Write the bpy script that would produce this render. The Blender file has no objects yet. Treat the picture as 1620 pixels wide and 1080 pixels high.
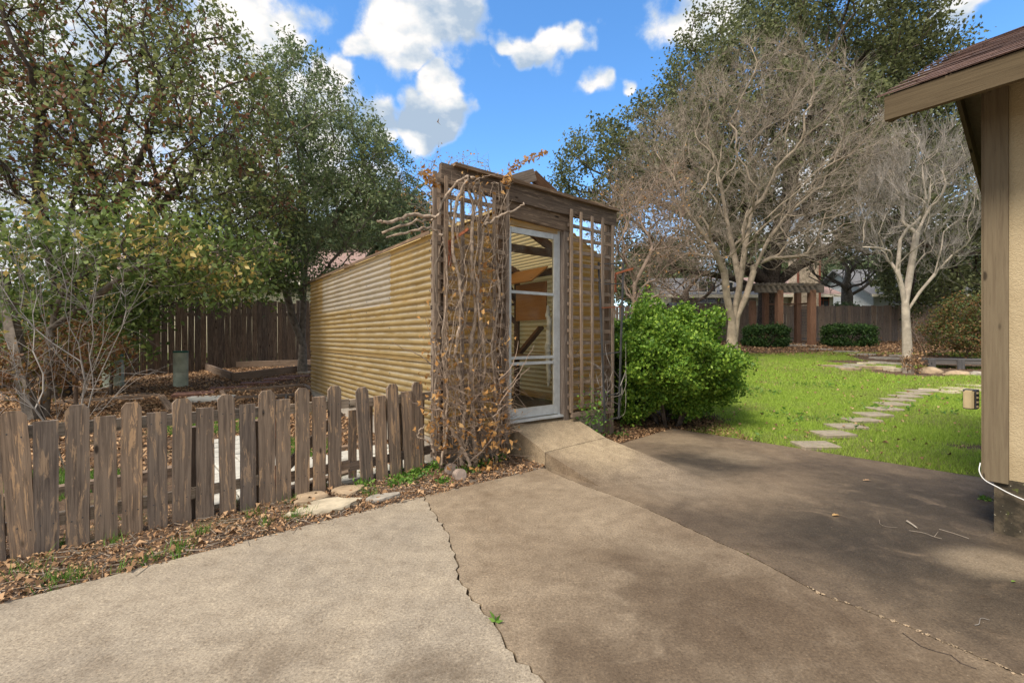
import bpy, bmesh, math, random
import numpy as np
from mathutils import Vector, Matrix
R = math.radians
random.seed(7)
rng = np.random.default_rng(7)
S = bpy.context.scene
COL = S.collection

# ------------------------------------------------------------------ camera
F = 720.0; CX = 810.0; HY = 533.0; EYE = 1.2
cam = bpy.data.cameras.new('camera'); camo = bpy.data.objects.new('camera', cam); COL.objects.link(camo)
camo.location = (0, 0, EYE); camo.rotation_euler = (R(90), 0, 0)
cam.lens = 16.0; cam.sensor_width = 36.0; cam.sensor_fit = 'HORIZONTAL'; cam.shift_y = -7.0/1620.0
cam.clip_end = 2000; cam.clip_start = 0.02
S.camera = camo
S.view_settings.view_transform = 'Standard'; S.view_settings.look = 'None'
S.view_settings.exposure = 1.74; S.view_settings.gamma = 1.0; S.view_settings.use_curve_mapping = False
try:
    S.cycles.max_bounces = 8; S.cycles.transparent_max_bounces = 16
except Exception: pass

# ------------------------------------------------------------------ node helper
class NT:
    def __init__(s, tree):
        s.t = tree; s.n = tree.nodes; s.l = tree.links; s.n.clear()
    def node(s, typ, **kw):
        n = s.n.new(typ)
        for k, v in kw.items(): setattr(n, k, v)
        return n
    def put(s, sock, v):
        if isinstance(v, bpy.types.NodeSocket): s.l.new(v, sock)
        elif v is not None:
            if isinstance(v, (tuple, list)) and len(v) == 3 and sock.type == 'RGBA': v = (*v, 1)
            sock.default_value = v
    def math(s, op, a, b=None, c=None, clamp=False):
        n = s.node('ShaderNodeMath', operation=op, use_clamp=clamp)
        s.put(n.inputs[0], a)
        if b is not None: s.put(n.inputs[1], b)
        if c is not None: s.put(n.inputs[2], c)
        return n.outputs[0]
    def vmath(s, op, a, b=None):
        n = s.node('ShaderNodeVectorMath', operation=op); s.put(n.inputs[0], a)
        if b is not None: s.put(n.inputs[1], b)
        return n.outputs['Value'] if op in ('DISTANCE', 'LENGTH', 'DOT_PRODUCT') else n.outputs[0]
    def sm(s, v, a, b, lo=0.0, hi=1.0):
        n = s.node('ShaderNodeMapRange', interpolation_type='SMOOTHSTEP')
        s.put(n.inputs[0], v); s.put(n.inputs[1], a); s.put(n.inputs[2], b); s.put(n.inputs[3], lo); s.put(n.inputs[4], hi)
        return n.outputs[0]
    def mix(s, f, a, b, mode='MIX'):
        n = s.node('ShaderNodeMix', data_type='RGBA', blend_type=mode)
        s.put(n.inputs[0], f); s.put(n.inputs[6], a); s.put(n.inputs[7], b)
        return n.outputs[2]
    def noise(s, vec, scale, detail=4, rough=0.55, dist=0.0, col=False):
        n = s.node('ShaderNodeTexNoise'); s.put(n.inputs['Vector'], vec)
        n.inputs['Scale'].default_value = scale; n.inputs['Detail'].default_value = detail
        n.inputs['Roughness'].default_value = rough; n.inputs['Distortion'].default_value = dist
        return n.outputs['Color' if col else 'Fac']
    def voro(s, vec, scale, feature='F1', out='Distance'):
        n = s.node('ShaderNodeTexVoronoi', feature=feature); s.put(n.inputs['Vector'], vec); n.inputs['Scale'].default_value = scale
        return n.outputs[out]
    def mapv(s, vec, scale=(1, 1, 1), loc=(0, 0, 0), rot=(0, 0, 0)):
        n = s.node('ShaderNodeMapping'); s.put(n.inputs[0], vec)
        n.inputs[1].default_value = loc; n.inputs[2].default_value = rot; n.inputs[3].default_value = scale
        return n.outputs[0]
    def ramp(s, f, stops):
        n = s.node('ShaderNodeValToRGB'); s.put(n.inputs[0], f); e = n.color_ramp.elements
        while len(e) < len(stops): e.new(0.5)
        for el, (p, c) in zip(e, stops): el.position = p; el.color = (*c, 1)
        return n.outputs[0]
    def bump(s, h, strength=0.3, dist=0.01):
        n = s.node('ShaderNodeBump'); s.put(n.inputs['Height'], h)
        n.inputs['Strength'].default_value = strength; n.inputs['Distance'].default_value = dist
        return n.outputs[0]

# ------------------------------------------------------------------ world: sky with cumulus clouds
SUN_EL, SUN_AZ = R(52), R(-138)      # azimuth measured from +Y clockwise: sun behind the camera
W_ = bpy.data.worlds.new('World'); S.world = W_; W_.use_nodes = True
w = NT(W_.node_tree)
geo = w.node('ShaderNodeTexCoord'); D = w.vmath('NORMALIZE', geo.outputs['Generated'])
sky = w.node('ShaderNodeTexSky', sky_type='NISHITA', sun_disc=False, sun_elevation=SUN_EL, sun_rotation=SUN_AZ,
             air_density=1.0, dust_density=0.6, ozone_density=2.2, altitude=200)
hs = w.node('ShaderNodeHueSaturation'); hs.inputs['Saturation'].default_value = 1.2; hs.inputs['Value'].default_value = 1.18; w.put(hs.inputs['Color'], sky.outputs[0])
skyc = w.mix(1.0, hs.outputs[0], (0.76, 0.86, 0.90), 'MULTIPLY')
sx = w.node('ShaderNodeSeparateXYZ'); w.put(sx.inputs[0], D); ez = sx.outputs[2]; ex = sx.outputs[0]; ey = sx.outputs[1]
wn = w.noise(D, 5.5, 3, .6, col=True)
wv = w.vmath('ADD', D, w.vmath('SCALE', w.vmath('SUBTRACT', wn, (.5, .5, .5))))
wv.node.inputs[1].links[0].from_node.inputs['Scale'].default_value = 0.21
blobs = [(600,35,58),(655,22,66),(705,42,54),(755,48,42),(565,62,34),(635,72,45),(610,0,60),(720,-5,60),
 (668,128,32),(700,145,36),(640,168,42),(585,180,42),(705,178,36),(655,200,40),(700,196,32),(535,130,26),(600,210,32),
 (845,62,32),(885,62,36),(925,58,34),(868,84,24),(965,45,30),(820,48,20),
 (945,143,30),(1002,148,15),(1055,25,50),(1110,5,60),(1170,-20,60),
 (1490,52,48),(1525,25,38),(1458,62,26),(1380,-5,45),(1450,175,60),(1560,210,60),
 (330,10,110),(410,40,95),(300,90,120),(455,60,52),(380,130,100),(470,180,90),(510,150,55),(100,150,260),(160,380,260),(380,320,160),(540,330,120),
 (1080,430,60),(1300,350,200),(1480,430,140)]
acc = None
for (px, py, r) in blobs:
    d = Vector(((px-CX)/F, 1, (HY-py)/F)); L = d.length; d.normalize()
    dist = w.vmath('DISTANCE', wv, tuple(d))
    v = w.math('MULTIPLY_ADD', dist, -1.0/(r/F/L**1.3*1.10), 1.03)
    acc = v if acc is None else w.math('MAXIMUM', acc, v)
acc = w.math('MAXIMUM', acc, -0.6)
# dense unseen cloud added outside the view to whiten the sky light
outside = w.math('MULTIPLY', w.sm(ey, .55, .2), w.sm(w.noise(D, 2.3, 4, .5), .30, .50, .0, .9))
acc = w.math('MAXIMUM', acc, w.math('ADD', outside, w.sm(ey, .2, .55, 0, -.6)))
fb = w.noise(D, 12, 11, .62)
dens = w.sm(w.math('ADD', acc, w.math('MULTIPLY_ADD', fb, 1.7, -.85)), -.02, 0.50)
shade = w.noise(w.mapv(D, (1, 1, 1.7)), 9.5, 6, .52)
cl = w.ramp(shade, [(.40, (.42, .55, .72)), (.50, (.72, .80, .88)), (.58, (1.0, 1.0, 1.0))])
cl = w.mix(w.sm(dens, .2, .95), (.62, .76, .93), cl); cl = w.mix(1.0, cl, (3.7, 3.55, 3.42), 'MULTIPLY')
hz = w.sm(ez, .34, .0)
skyc = w.mix(w.math('MULTIPLY', hz, .62), skyc, (4.2, 4.7, 5.1))
out = w.mix(dens, skyc, cl)
bg = w.node('ShaderNodeBackground'); w.put(bg.inputs[0], out); bg.inputs[1].default_value = 0.088
wo = w.node('ShaderNodeOutputWorld'); w.l.new(bg.outputs[0], wo.inputs[0])

sl = bpy.data.lights.new('sun', 'SUN'); sl.energy = 1.5; sl.angle = R(18); sl.color = (1, .91, .78)
so = bpy.data.objects.new('sun', sl); COL.objects.link(so)
sd = Vector((math.sin(SUN_AZ)*math.cos(SUN_EL), math.cos(SUN_AZ)*math.cos(SUN_EL), math.sin(SUN_EL)))
so.rotation_euler = sd.to_track_quat('Z', 'Y').to_euler(); so.location = sd*30

# ------------------------------------------------------------------ materials
def mat(name):
    m = bpy.data.materials.new(name); m.use_nodes = True
    return m, NT(m.node_tree)
def finish(t, colour, rough=.85, normal=None, spec=.3, metallic=0.0, transl=None, tcol=None):
    b = t.node('ShaderNodeBsdfPrincipled'); t.put(b.inputs['Base Color'], colour); t.put(b.inputs['Roughness'], rough)
    b.inputs['Specular IOR Level'].default_value = spec; b.inputs['Metallic'].default_value = metallic
    if normal: t.put(b.inputs['Normal'], normal)
    o = t.node('ShaderNodeOutputMaterial'); res = b.outputs[0]
    if transl:
        tr = t.node('ShaderNodeBsdfTranslucent'); t.put(tr.inputs[0], tcol if tcol is not None else colour)
        mx = t.node('ShaderNodeMixShader'); t.put(mx.inputs[0], transl); t.l.new(res, mx.inputs[1]); t.l.new(tr.outputs[0], mx.inputs[2]); res = mx.outputs[0]
    t.l.new(res, o.inputs[0])
def objc(t):
    """object coordinates shifted by a random amount per object, so that pieces that share a mesh differ"""
    tc = t.node('ShaderNodeTexCoord'); oi = t.node('ShaderNodeObjectInfo')
    off = t.vmath('SCALE', (13.0, 7.0, 29.0)); off.node.inputs['Scale'].default_value = 1
    t.put(off.node.inputs['Scale'], oi.outputs['Random'])
    return t.vmath('ADD', tc.outputs['Object'], off), oi.outputs['Random']
def posn(t): return t.node('ShaderNodeNewGeometry').outputs['Position']
def island(t): return t.node('ShaderNodeNewGeometry').outputs['Random Per Island']

def wood(name, base, dark, light, peel=.5, fine=1.0):
    m, t = mat(name); c, rnd = objc(t)
    g = t.noise(t.mapv(c, (1.2, 26, 26)), 2.2*fine, 8, .65, .6)
    p = t.noise(t.mapv(c, (2.6, 20, 20)), 1.6, 8, .72, .5)
    k = t.voro(t.mapv(c, (3.2, 9, 9)), 1.0)
    col = t.mix(t.sm(g, .35, .7), base, dark)
    col = t.mix(t.math('MULTIPLY', t.sm(p, .54, .60), peel), col, light)
    col = t.mix(t.sm(k, .13, .06), col, tuple(x*.35 for x in dark))
    fine_g = t.noise(t.mapv(c, (3, 120, 120)), 1.5, 3, .6)
    col = t.mix(t.sm(fine_g, .62, .72, 0, .55), col, tuple(x*.4 for x in dark))
    col = t.mix(1.0, col, t.ramp(rnd, [(0, (.72, .74, .78)), (.5, (.95, .93, .9)), (1, (1.18, 1.1, 1.0))]), 'MULTIPLY')
    finish(t, col, .88, t.bump(t.math('ADD', g, t.math('MULTIPLY', fine_g, .8)), .55, .004), .2)
    return m
M = {}
M['picket'] = wood('picket_wood', (.29, .225, .175), (.14, .108, .088), (.50, .345, .22), .9)
M['trellis'] = wood('trellis_wood', (.30, .235, .185), (.15, .11, .085), (.40, .33, .27), .6)
M['rail'] = wood('rail_wood', (.42, .36, .30), (.18, .15, .12), (.42, .35, .28), .6)
M['beam'] = wood('header_wood', (.19, .14, .105), (.085, .06, .045), (.33, .24, .17), .7)
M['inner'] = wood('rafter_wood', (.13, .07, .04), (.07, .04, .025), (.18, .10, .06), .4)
M['plank_dark'] = wood('dark_fence_wood', (.20, .15, .115), (.08, .06, .048), (.28, .21, .16), .7)
M['plank'] = wood('fence_wood', (.33, .26, .21), (.19, .145, .115), (.42, .33, .27), .4)
M['timber'] = wood('bed_timber_wood', (.27, .20, .155), (.13, .10, .078), (.34, .27, .21), .5)
M['redwood'] = wood('stained_post_wood', (.20, .115, .078), (.13, .072, .048), (.25, .15, .10), .5)
M['pergola'] = wood('pergola_top_wood', (.17, .15, .125), (.08, .07, .06), (.26, .23, .2), .5)
M['deckwood'] = wood('grey_deck_wood', (.15, .145, .15), (.09, .088, .09), (.2, .19, .19), .4)
M['trim'] = wood('painted_trim', (.175, .145, .10), (.135, .108, .075), (.19, .155, .108), .25)
M['fascia'] = wood('painted_fascia', (.125, .095, .058), (.09, .067, .04), (.145, .11, .068), .3)
M['ply'] = wood('plywood_panel', (.46, .25, .105), (.38, .20, .085), (.5, .3, .13), .3)

def simple(name, c, rough=.8, vary=.15, scale=8, bump=.2, spec=.3, metallic=0):
    m, t = mat(name); v, r = objc(t)
    n = t.noise(v, scale, 6, .6)
    col = t.mix(t.sm(n, .3, .7), tuple(x*(1-vary) for x in c), tuple(x*(1+vary) for x in c))
    finish(t, col, rough, t.bump(n, bump, .01), spec, metallic); return m
M['bark_dark'] = simple('dark_bark', (.085, .066, .052), .95, .5, 14, .8)
M['bark_grey'] = simple('grey_bark', (.17, .145, .12), .95, .4, 12, .7)
M['bark_tan'] = simple('smooth_tan_bark', (.31, .25, .185), .8, .3, 5, .3)
M['bark_pale'] = simple('pale_bark', (.42, .36, .295), .8, .25, 6, .3)
M['twig'] = simple('twig_bark', (.31, .26, .21), .9, .3, 4, .1)
M['twig_red'] = simple('brown_twig_bark', (.29, .215, .165), .9, .3, 4, .1)
M['twig_grey'] = simple('silvery_twig_bark', (.29, .26, .235), .9, .3, 4, .1)
M['vinewood'] = simple('vine_bark', (.33, .255, .195), .95, .5, 18, .7)
M['alu'] = simple('dull_aluminium', (.52, .55, .57), .5, .12, 10, .05, .5, .25)
M['metal_black'] = simple('dark_metal', (.07, .07, .075), .5, .2, 10, .1, .5, .3)
M['rust'] = simple('rusty_iron', (.20, .065, .03), .9, .45, 30, .5)
M['white'] = simple('white_paint', (.75, .74, .70), .6, .08)
M['cable'] = simple('white_cable', (.8, .8, .8), .4, .05)
M['pvc'] = simple('green_painted_pipe', (.45, .50, .40), .6, .2, 6, .15)
M['pvc_cap'] = simple('green_pipe_cap', (.035, .13, .085), .6, .2)
M['stone_pale'] = simple('pale_limestone', (.48, .41, .30), .9, .28, 7, .6)
M['stone_grey'] = simple('grey_stone', (.36, .32, .27), .9, .3, 8, .6)
M['stone_tan'] = simple('tan_boulder', (.36, .27, .18), .9, .4, 5, .7)
M['paver'] = simple('concrete_paver', (.31, .26, .20), .9, .18, 14, .3)
M['paver_red'] = simple('red_concrete_paver', (.20, .105, .08), .9, .25, 10, .3)
M['paver_white'] = simple('pale_walk_paver', (.52, .50, .45), .9, .15, 10, .2)
M['edging'] = simple('round_edging_block', (.36, .285, .24), .95, .15, 30, .4)
M['beige'] = simple('beige_plastic', (.48, .385, .22), .6, .06)
M['cream'] = simple('cream_siding', (.55, .49, .36), .85, .1)
M['cream2'] = simple('pale_siding', (.66, .62, .52), .85, .1)
M['brick_far'] = simple('tan_stone_cladding', (.45, .37, .28), .9, .4, 5, .3)
M['redtrim'] = simple('red_brown_trim', (.24, .08, .05), .7, .1)
M['dark'] = simple('dark_window_glass', (.03, .035, .04), .15, .1, 4, 0, .6)
M['greyroof'] = simple('grey_shingle', (.15, .15, .16), .95, .3, 20, .3)
M['siding_blue'] = simple('grey_siding', (.42, .44, .46), .85, .1)
M['cloth'] = simple('white_cloth', (.55, .56, .56), .9, .2, 14, .5)
M['fur'] = simple('dark_soil', (.06, .045, .035), .95, .4, 20, .5)

# pale pink-brown far roof, with courses
m, t = mat('pink_shingle_roof'); p = posn(t)
b = t.node('ShaderNodeTexBrick'); t.put(b.inputs['Vector'], t.mapv(objc(t)[0], (1, 1, 1))); b.inputs['Scale'].default_value = 2.2
t.put(b.inputs['Color1'], (.34, .235, .21)); t.put(b.inputs['Color2'], (.28, .19, .17)); t.put(b.inputs['Mortar'], (.2, .14, .12))
finish(t, b.outputs[0], .95); M['pinkroof'] = m
# shingles of the near roof
m, t = mat('brown_shingle'); c, rnd = objc(t)
n = t.noise(c, 160, 3, .7); n2 = t.noise(c, 7, 4, .6)
col = t.mix(t.sm(n, .35, .65), (.09, .058, .05), (.175, .125, .11)); col = t.mix(t.sm(n2, .5, .75, 0, .6), col, (.2, .13, .115))
col = t.mix(1.0, col, t.ramp(rnd, [(0, (.75, .72, .72)), (1, (1.2, 1.1, 1.05))]), 'MULTIPLY')
finish(t, col, .95, t.bump(n, .8, .003), .15); M['shingle'] = m
# stucco
m, t = mat('tan_stucco'); c, rnd = objc(t)
v = t.noise(c, 55, 3, .5, 1.5); n2 = t.noise(c, 2.5, 4, .6)
col = t.mix(t.sm(n2, .35, .7), (.46, .37, .235), (.40, .315, .195))
finish(t, col, .9, t.bump(t.sm(v, .40, .60), .45, .004), .2); M['stucco'] = m
# dark mossy footing
m, t = mat('stained_footing'); c, rnd = objc(t)
n = t.noise(c, 9, 8, .65); n2 = t.noise(c, 30, 5, .6)
col = t.mix(t.sm(n, .4, .62), (.045, .038, .028), (.12, .095, .065)); col = t.mix(t.sm(n2, .6, .7, 0, .8), col, (.10, .115, .03)); col = t.mix(t.sm(t.noise(c, 60, 3), .66, .72), col, (.35, .32, .25))
finish(t, col, .95, t.bump(n2, .5, .01), .15); M['footing'] = m
# corrugated translucent fibreglass
def fibre(name, base, worn, amount):
    m, t = mat(name); c, rnd = objc(t)
    tc = t.node('ShaderNodeTexCoord').outputs['Object']; sp = t.node('ShaderNodeSeparateXYZ'); t.put(sp.inputs[0], tc)
    crest = t.sm(sp.outputs[2], -.003, .008)                       # worn wave crests, painted paler still as if catching light
    n = t.noise(t.mapv(c, (1.5, 8, 8)), 2.5, 6, .65); n2 = t.noise(c, 45, 4, .7)
    f = t.math('MULTIPLY', crest, t.sm(n, .5-amount*.28, .72-amount*.2))
    f = t.math('MAXIMUM', t.math('MULTIPLY', f, .9), t.math('MULTIPLY', t.sm(n2, .6, .72), amount*.8))  # fine pale speckles paint shiny highlights in besides the wear
    col = t.mix(t.sm(t.noise(c, 3, 5), .35, .65), base, tuple(x*.78 for x in base)); col = t.mix(f, col, worn)
    st = t.noise(t.mapv(c, (9, 1.0, 1)), 2.0, 5, .65)                # dirt run down across the waves
    col = t.mix(t.sm(st, .55, .75, 0, .5), col, tuple(x*.55 for x in base))
    finish(t, col, .62, t.bump(n2, .15, .003), .35, 0, .6, base); return m
M['fib'] = fibre('yellowed_fibreglass', (.62, .46, .215), (.84, .77, .60), .65)
M['fibw'] = fibre('worn_fibreglass', (.64, .56, .43), (.88, .85, .80), 1.0)

# concrete
def concrete(name, kind):
    m, t = mat(name); p = posn(t); sp = t.node('ShaderNodeSeparateXYZ'); t.put(sp.inputs[0], p)
    x, y = sp.outputs[0], sp.outputs[1]
    n1 = t.noise(p, 1.1, 6, .62, .6); n2 = t.noise(p, 3.4, 7, .65, .8); n3 = t.noise(p, 130, 3, .75); n4 = t.noise(p, 22, 6, .6)
    pale, tan, brown, black = (.36, .30, .225), (.235, .172, .115), (.088, .059, .037), (.033, .027, .021)
    def spot(cx, cy, r, soft=1.0):
        d = t.vmath('DISTANCE', t.vmath('ADD', p, t.vmath('SUBTRACT', t.vmath('MULTIPLY', t.noise(p, 1.6, 4, .6, col=True), (.9, .9, 0)), (.45, .45, 0))), (cx, cy, 0))
        return t.sm(d, r, r*(1-soft*.8))
    if kind == 'left':
        col = t.mix(t.sm(n1, .35, .7), pale, (.29, .245, .19)); dk = t.math('MULTIPLY', t.math('MAXIMUM', spot(-.95, 1.55, .55), t.math('MAXIMUM', spot(-1.55, 1.45, .5), spot(-.25, 1.6, .32))), t.sm(n2, .28, .62))
        col = t.mix(t.math('MULTIPLY', dk, .6), col, brown)
    elif kind == 'mid':
        col = t.mix(t.sm(n1, .35, .7), (.30, .235, .165), (.20, .148, .10))
        dk = t.math('MULTIPLY', t.math('MAXIMUM', spot(.80, 2.15, .85), spot(.5, 1.7, .6)), t.sm(n2, .18, .52))
        col = t.mix(t.math('MULTIPLY', dk, .78), col, brown)
        dk = t.math('MULTIPLY', spot(1.35, 1.7, .8), t.sm(n2, .2, .52)); col = t.mix(t.math('MULTIPLY', dk, .7), col, brown)
    elif kind == 'right':
        col = t.mix(t.sm(n1, .38, .68), (.20, .148, .10), (.095, .07, .05))
        dk = t.math('MULTIPLY', t.math('MAXIMUM', t.math('MAXIMUM', spot(2.3, 2.6, 1.3), spot(1.9, 4.4, .75)), spot(3.1, 3.2, 1.2)), t.sm(n2, .2, .52))
        col = t.mix(t.math('MULTIPLY', dk, .92), col, black)
        col = t.mix(t.math('MULTIPLY', spot(1.25, 3.9, .75), .85), col, (.26, .205, .148)); col = t.mix(t.math('MULTIPLY', spot(.75, 4.45, .75), .95), col, (.40, .315, .21))
        lt = t.math('MAXIMUM', t.math('MAXIMUM', t.math('MULTIPLY', t.math('MAXIMUM', spot(1.95, 5.25, .6), spot(2.3, 4.6, .5)), .7), t.sm(t.vmath('DISTANCE', t.vmath('MULTIPLY', t.vmath('SUBTRACT', p, (2.55, 2.42, 0)), (1, 1.5, 1)), (0, 0, 0)), t.math('ADD', t.math('MULTIPLY', n2, .3), .22), .12)), t.math('MULTIPLY', spot(1.9, 3.6, .45), .3))
        col = t.mix(t.math('MULTIPLY', lt, .6), col, (.33, .26, .18))
    else:
        col = t.mix(t.sm(n1, .35, .7), (.40, .315, .21), (.31, .24, .16)); col = t.mix(t.sm(n2, .55, .8, 0, .5), col, (.3, .2, .12)); col = t.mix(t.math('MULTIPLY', spot(1.45, 3.55, .75), .9), col, (.27, .215, .155))
    col = t.mix(t.math('MULTIPLY', t.sm(t.noise(p, 62, 4, .75), .52, .7), .22), col, brown)
    col = t.mix(t.math('MULTIPLY', t.sm(n3, .50, .66), .6), col, tuple(c*.55 for c in tan))
    col = t.mix(t.math('MULTIPLY', t.sm(n3, .42, .30), .14), col, (.45, .38, .28))
    col = t.mix(t.sm(n4, .56, .72, 0, .3), col, brown)
    wht = t.sm(t.voro(p, 26), .07, .045); col = t.mix(t.math('MULTIPLY', wht, t.sm(n2, .42, .6, 0, .4)), col, (.5, .42, .32))
    grit = t.noise(p, 85, 2, .8); col = t.mix(1.0, col, t.ramp(grit, [(.30, (.62, .60, .58)), (.47, (.96, .96, .96)), (.56, (1.04, 1.04, 1.04)), (.70, (1.45, 1.42, 1.36))]), 'MULTIPLY')
    mott = t.noise(p, 9, 8, .7); col = t.mix(1.0, col, t.ramp(mott, [(.32, (.80, .78, .76)), (.5, (1, 1, 1)), (.68, (1.2, 1.2, 1.19))]), 'MULTIPLY')
    h = t.math('ADD', t.math('MULTIPLY', n3, .6), n4)
    finish(t, col, t.sm(n2, .2, .7, .62, .82), t.bump(h, .22, .004), .3); return m
for k in ('left', 'mid', 'right', 'ramp'): M['con_'+k] = concrete('patio_concrete_'+k, k)

# ground: lawn or earth by a per-vertex zone
m, t = mat('ground_earth'); p = posn(t)
a = t.node('ShaderNodeAttribute', attribute_name='lawn').outputs['Fac']
n1 = t.noise(p, 2.2, 6, .65); n2 = t.noise(p, 30, 6, .7); n3 = t.noise(p, 90, 4, .7)
earth = t.mix(t.sm(n2, .3, .7), (.07, .046, .032), (.17, .115, .08)); earth = t.mix(t.sm(n3, .55, .7), earth, (.26, .17, .115))
grass = t.mix(t.sm(n2, .35, .65), (.10, .13, .035), (.17, .21, .055))
grass = t.mix(t.sm(n1, .58, .72, 0, .6), grass, (.2, .17, .07))
f = t.sm(t.math('ADD', a, t.math('MULTIPLY_ADD', n1, 1.0, -.5)), .3, .7)
finish(t, t.mix(f, earth, grass), .95, t.bump(t.math('ADD', n2, n3), .6, .02), .1); M['ground'] = m

def leafmat(name, stops, transl=.35, patches=None, rough=.55, spec=.35):
    m, t = mat(name); r = island(t)
    col = t.ramp(r, stops)
    if patches:
        n = t.noise(posn(t), patches[0], 4, .6); r2 = t.math('FRACT', t.math('MULTIPLY', r, 17.3))
        col2 = t.ramp(r2, patches[3])
        col = t.mix(t.math('LESS_THAN', r2, t.sm(n, patches[1], patches[2], 0, patches[4])), col, t.ramp(t.math('FRACT', t.math('MULTIPLY', r, 91.7)), patches[3]))
    finish(t, col, rough, None, spec, 0, transl); return m
G = lambda a, b, c: [(0, a), (.5, b), (1, c)]
M['leaf_bush'] = leafmat('box_leaves', G((.07, .15, .018), (.15, .28, .03), (.32, .46, .06)), .3)
M['leaf_hedge'] = leafmat('hedge_leaves', G((.02, .05, .014), (.04, .09, .02), (.08, .15, .03)), .25)
M['leaf_oak'] = leafmat('live_oak_leaves', G((.075, .09, .035), (.15, .17, .068), (.24, .26, .115)), .45)
M['leaf_a'] = leafmat('ligustrum_leaves', G((.095, .13, .04), (.20, .24, .08), (.34, .37, .14)), .35,
                      (.55, .45, .62, G((.25, .10, .05), (.17, .085, .05), (.33, .16, .08)), .42))
M['leaf_b'] = leafmat('narrow_grey_green_leaves', G((.095, .14, .06), (.18, .235, .10), (.30, .35, .17)), .35)
M['leaf_under'] = leafmat('understorey_leaves', G((.07, .12, .03), (.16, .235, .06), (.28, .35, .11)), .35,
                      (1.1, .52, .62, G((.52, .42, .13), (.62, .46, .15), (.40, .36, .11)), .6))
M['leaf_orange'] = leafmat('dry_orange_shrub_leaves', G((.16, .07, .03), (.28, .14, .05), (.12, .13, .035)), .3)
M['leaf_redgreen'] = leafmat('nandina_leaves', G((.05, .10, .03), (.14, .15, .04), (.26, .11, .05)), .3)
M['leaf_dead'] = leafmat('dead_vine_leaves', G((.32, .15, .05), (.48, .26, .095), (.62, .40, .18)), .3, None, .8, .1)
M['litter'] = leafmat('fallen_leaves', G((.13, .075, .042), (.32, .185, .10), (.55, .36, .21)), .1, None, .9, .1)
M['weed'] = leafmat('weed_leaves', G((.06, .15, .022), (.13, .26, .04), (.22, .36, .06)), .35)
M['blade'] = leafmat('grass_blades', G((.22, .33, .045), (.36, .50, .07), (.50, .64, .13)), .35, (.9, .42, .66, G((.36, .34, .14), (.26, .28, .09), (.42, .38, .2)), .38), .6, .2)
M['farleaf'] = leafmat('distant_foliage', G((.06, .09, .04), (.10, .14, .06), (.16, .20, .09)), .25)

# glass of the storm door: a thin clear sheet with a coat of dust
m, t = mat('door_glass'); tr = t.node('ShaderNodeBsdfTransparent'); tr.inputs[0].default_value = (.93, .95, .93, 1)
gl = t.node('ShaderNodeBsdfGlossy'); gl.inputs['Roughness'].default_value = .02
df = t.node('ShaderNodeBsdfDiffuse'); df.inputs[0].default_value = (.5, .48, .42, 1)
fr = t.node('ShaderNodeFresnel'); fr.inputs[0].default_value = 1.5
m1 = t.node('ShaderNodeMixShader'); t.l.new(fr.outputs[0], m1.inputs[0]); t.l.new(tr.outputs[0], m1.inputs[1]); t.l.new(gl.outputs[0], m1.inputs[2])
m2 = t.node('ShaderNodeMixShader'); t.put(m2.inputs[0], t.sm(t.noise(objc(t)[0], 5, 5), .45, .8, .02, .14)); t.l.new(m1.outputs[0], m2.inputs[1]); t.l.new(df.outputs[0], m2.inputs[2])
o = t.node('ShaderNodeOutputMaterial'); t.l.new(m2.outputs[0], o.inputs[0]); M['glass'] = m

# ------------------------------------------------------------------ object helpers
WM = {}
def place(o, parent=None, mw=None):
    mw = mw or Matrix.Identity(4); WM[o.name] = mw; COL.objects.link(o)
    if parent is not None:
        o.parent = parent; o.matrix_parent_inverse = WM[parent.name].inverted()
    o.matrix_basis = mw
    return o
def tag(o, label=None, cat=None, group=None, kind=None):
    if label: o['label'] = label
    if cat: o['category'] = cat
    if group: o['group'] = group
    if kind: o['kind'] = kind
    return o
def thing(name, loc, label, cat, group=None):
    o = bpy.data.objects.new(name, None); o.empty_display_size = .2
    place(o, None, Matrix.Translation(loc)); return tag(o, label, cat, group)
def npmesh(name, v, f, mats, smooth=False):
    me = bpy.data.meshes.new(name); v = np.asarray(v, dtype=np.float32).reshape(-1, 3); f = np.asarray(f, dtype=np.int32)
    me.vertices.add(len(v)); me.vertices.foreach_set('co', v.ravel())
    n, k = f.shape; me.loops.add(n*k); me.loops.foreach_set('vertex_index', f.ravel())
    me.polygons.add(n); me.polygons.foreach_set('loop_start', np.arange(0, n*k, k, dtype=np.int32))
    me.polygons.foreach_set('loop_total', np.full(n, k, dtype=np.int32))
    if smooth: me.polygons.foreach_set('use_smooth', np.ones(n, dtype=bool))
    me.update(calc_edges=True); me.validate()
    if mats: me.materials.append(mats)
    return me
def obj(name, me, parent=None, mw=None): return place(bpy.data.objects.new(name, me), parent, mw)
def bm_obj(name, bm, m, parent=None, mw=None, smooth=False):
    me = bpy.data.meshes.new(name); bm.normal_update(); bm.to_mesh(me); bm.free(); me.materials.append(m)
    if smooth: me.polygons.foreach_set('use_smooth', np.ones(len(me.polygons), dtype=bool))
    return obj(name, me, parent, mw)
def frame(p, xdir, ydir):
    x = Vector(xdir).normalized(); y = Vector(ydir); y = (y - x*y.dot(x)).normalized(); z = x.cross(y)
    m4 = Matrix((x, y, z)).transposed().to_4x4(); m4.translation = Vector(p); return m4
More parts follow.
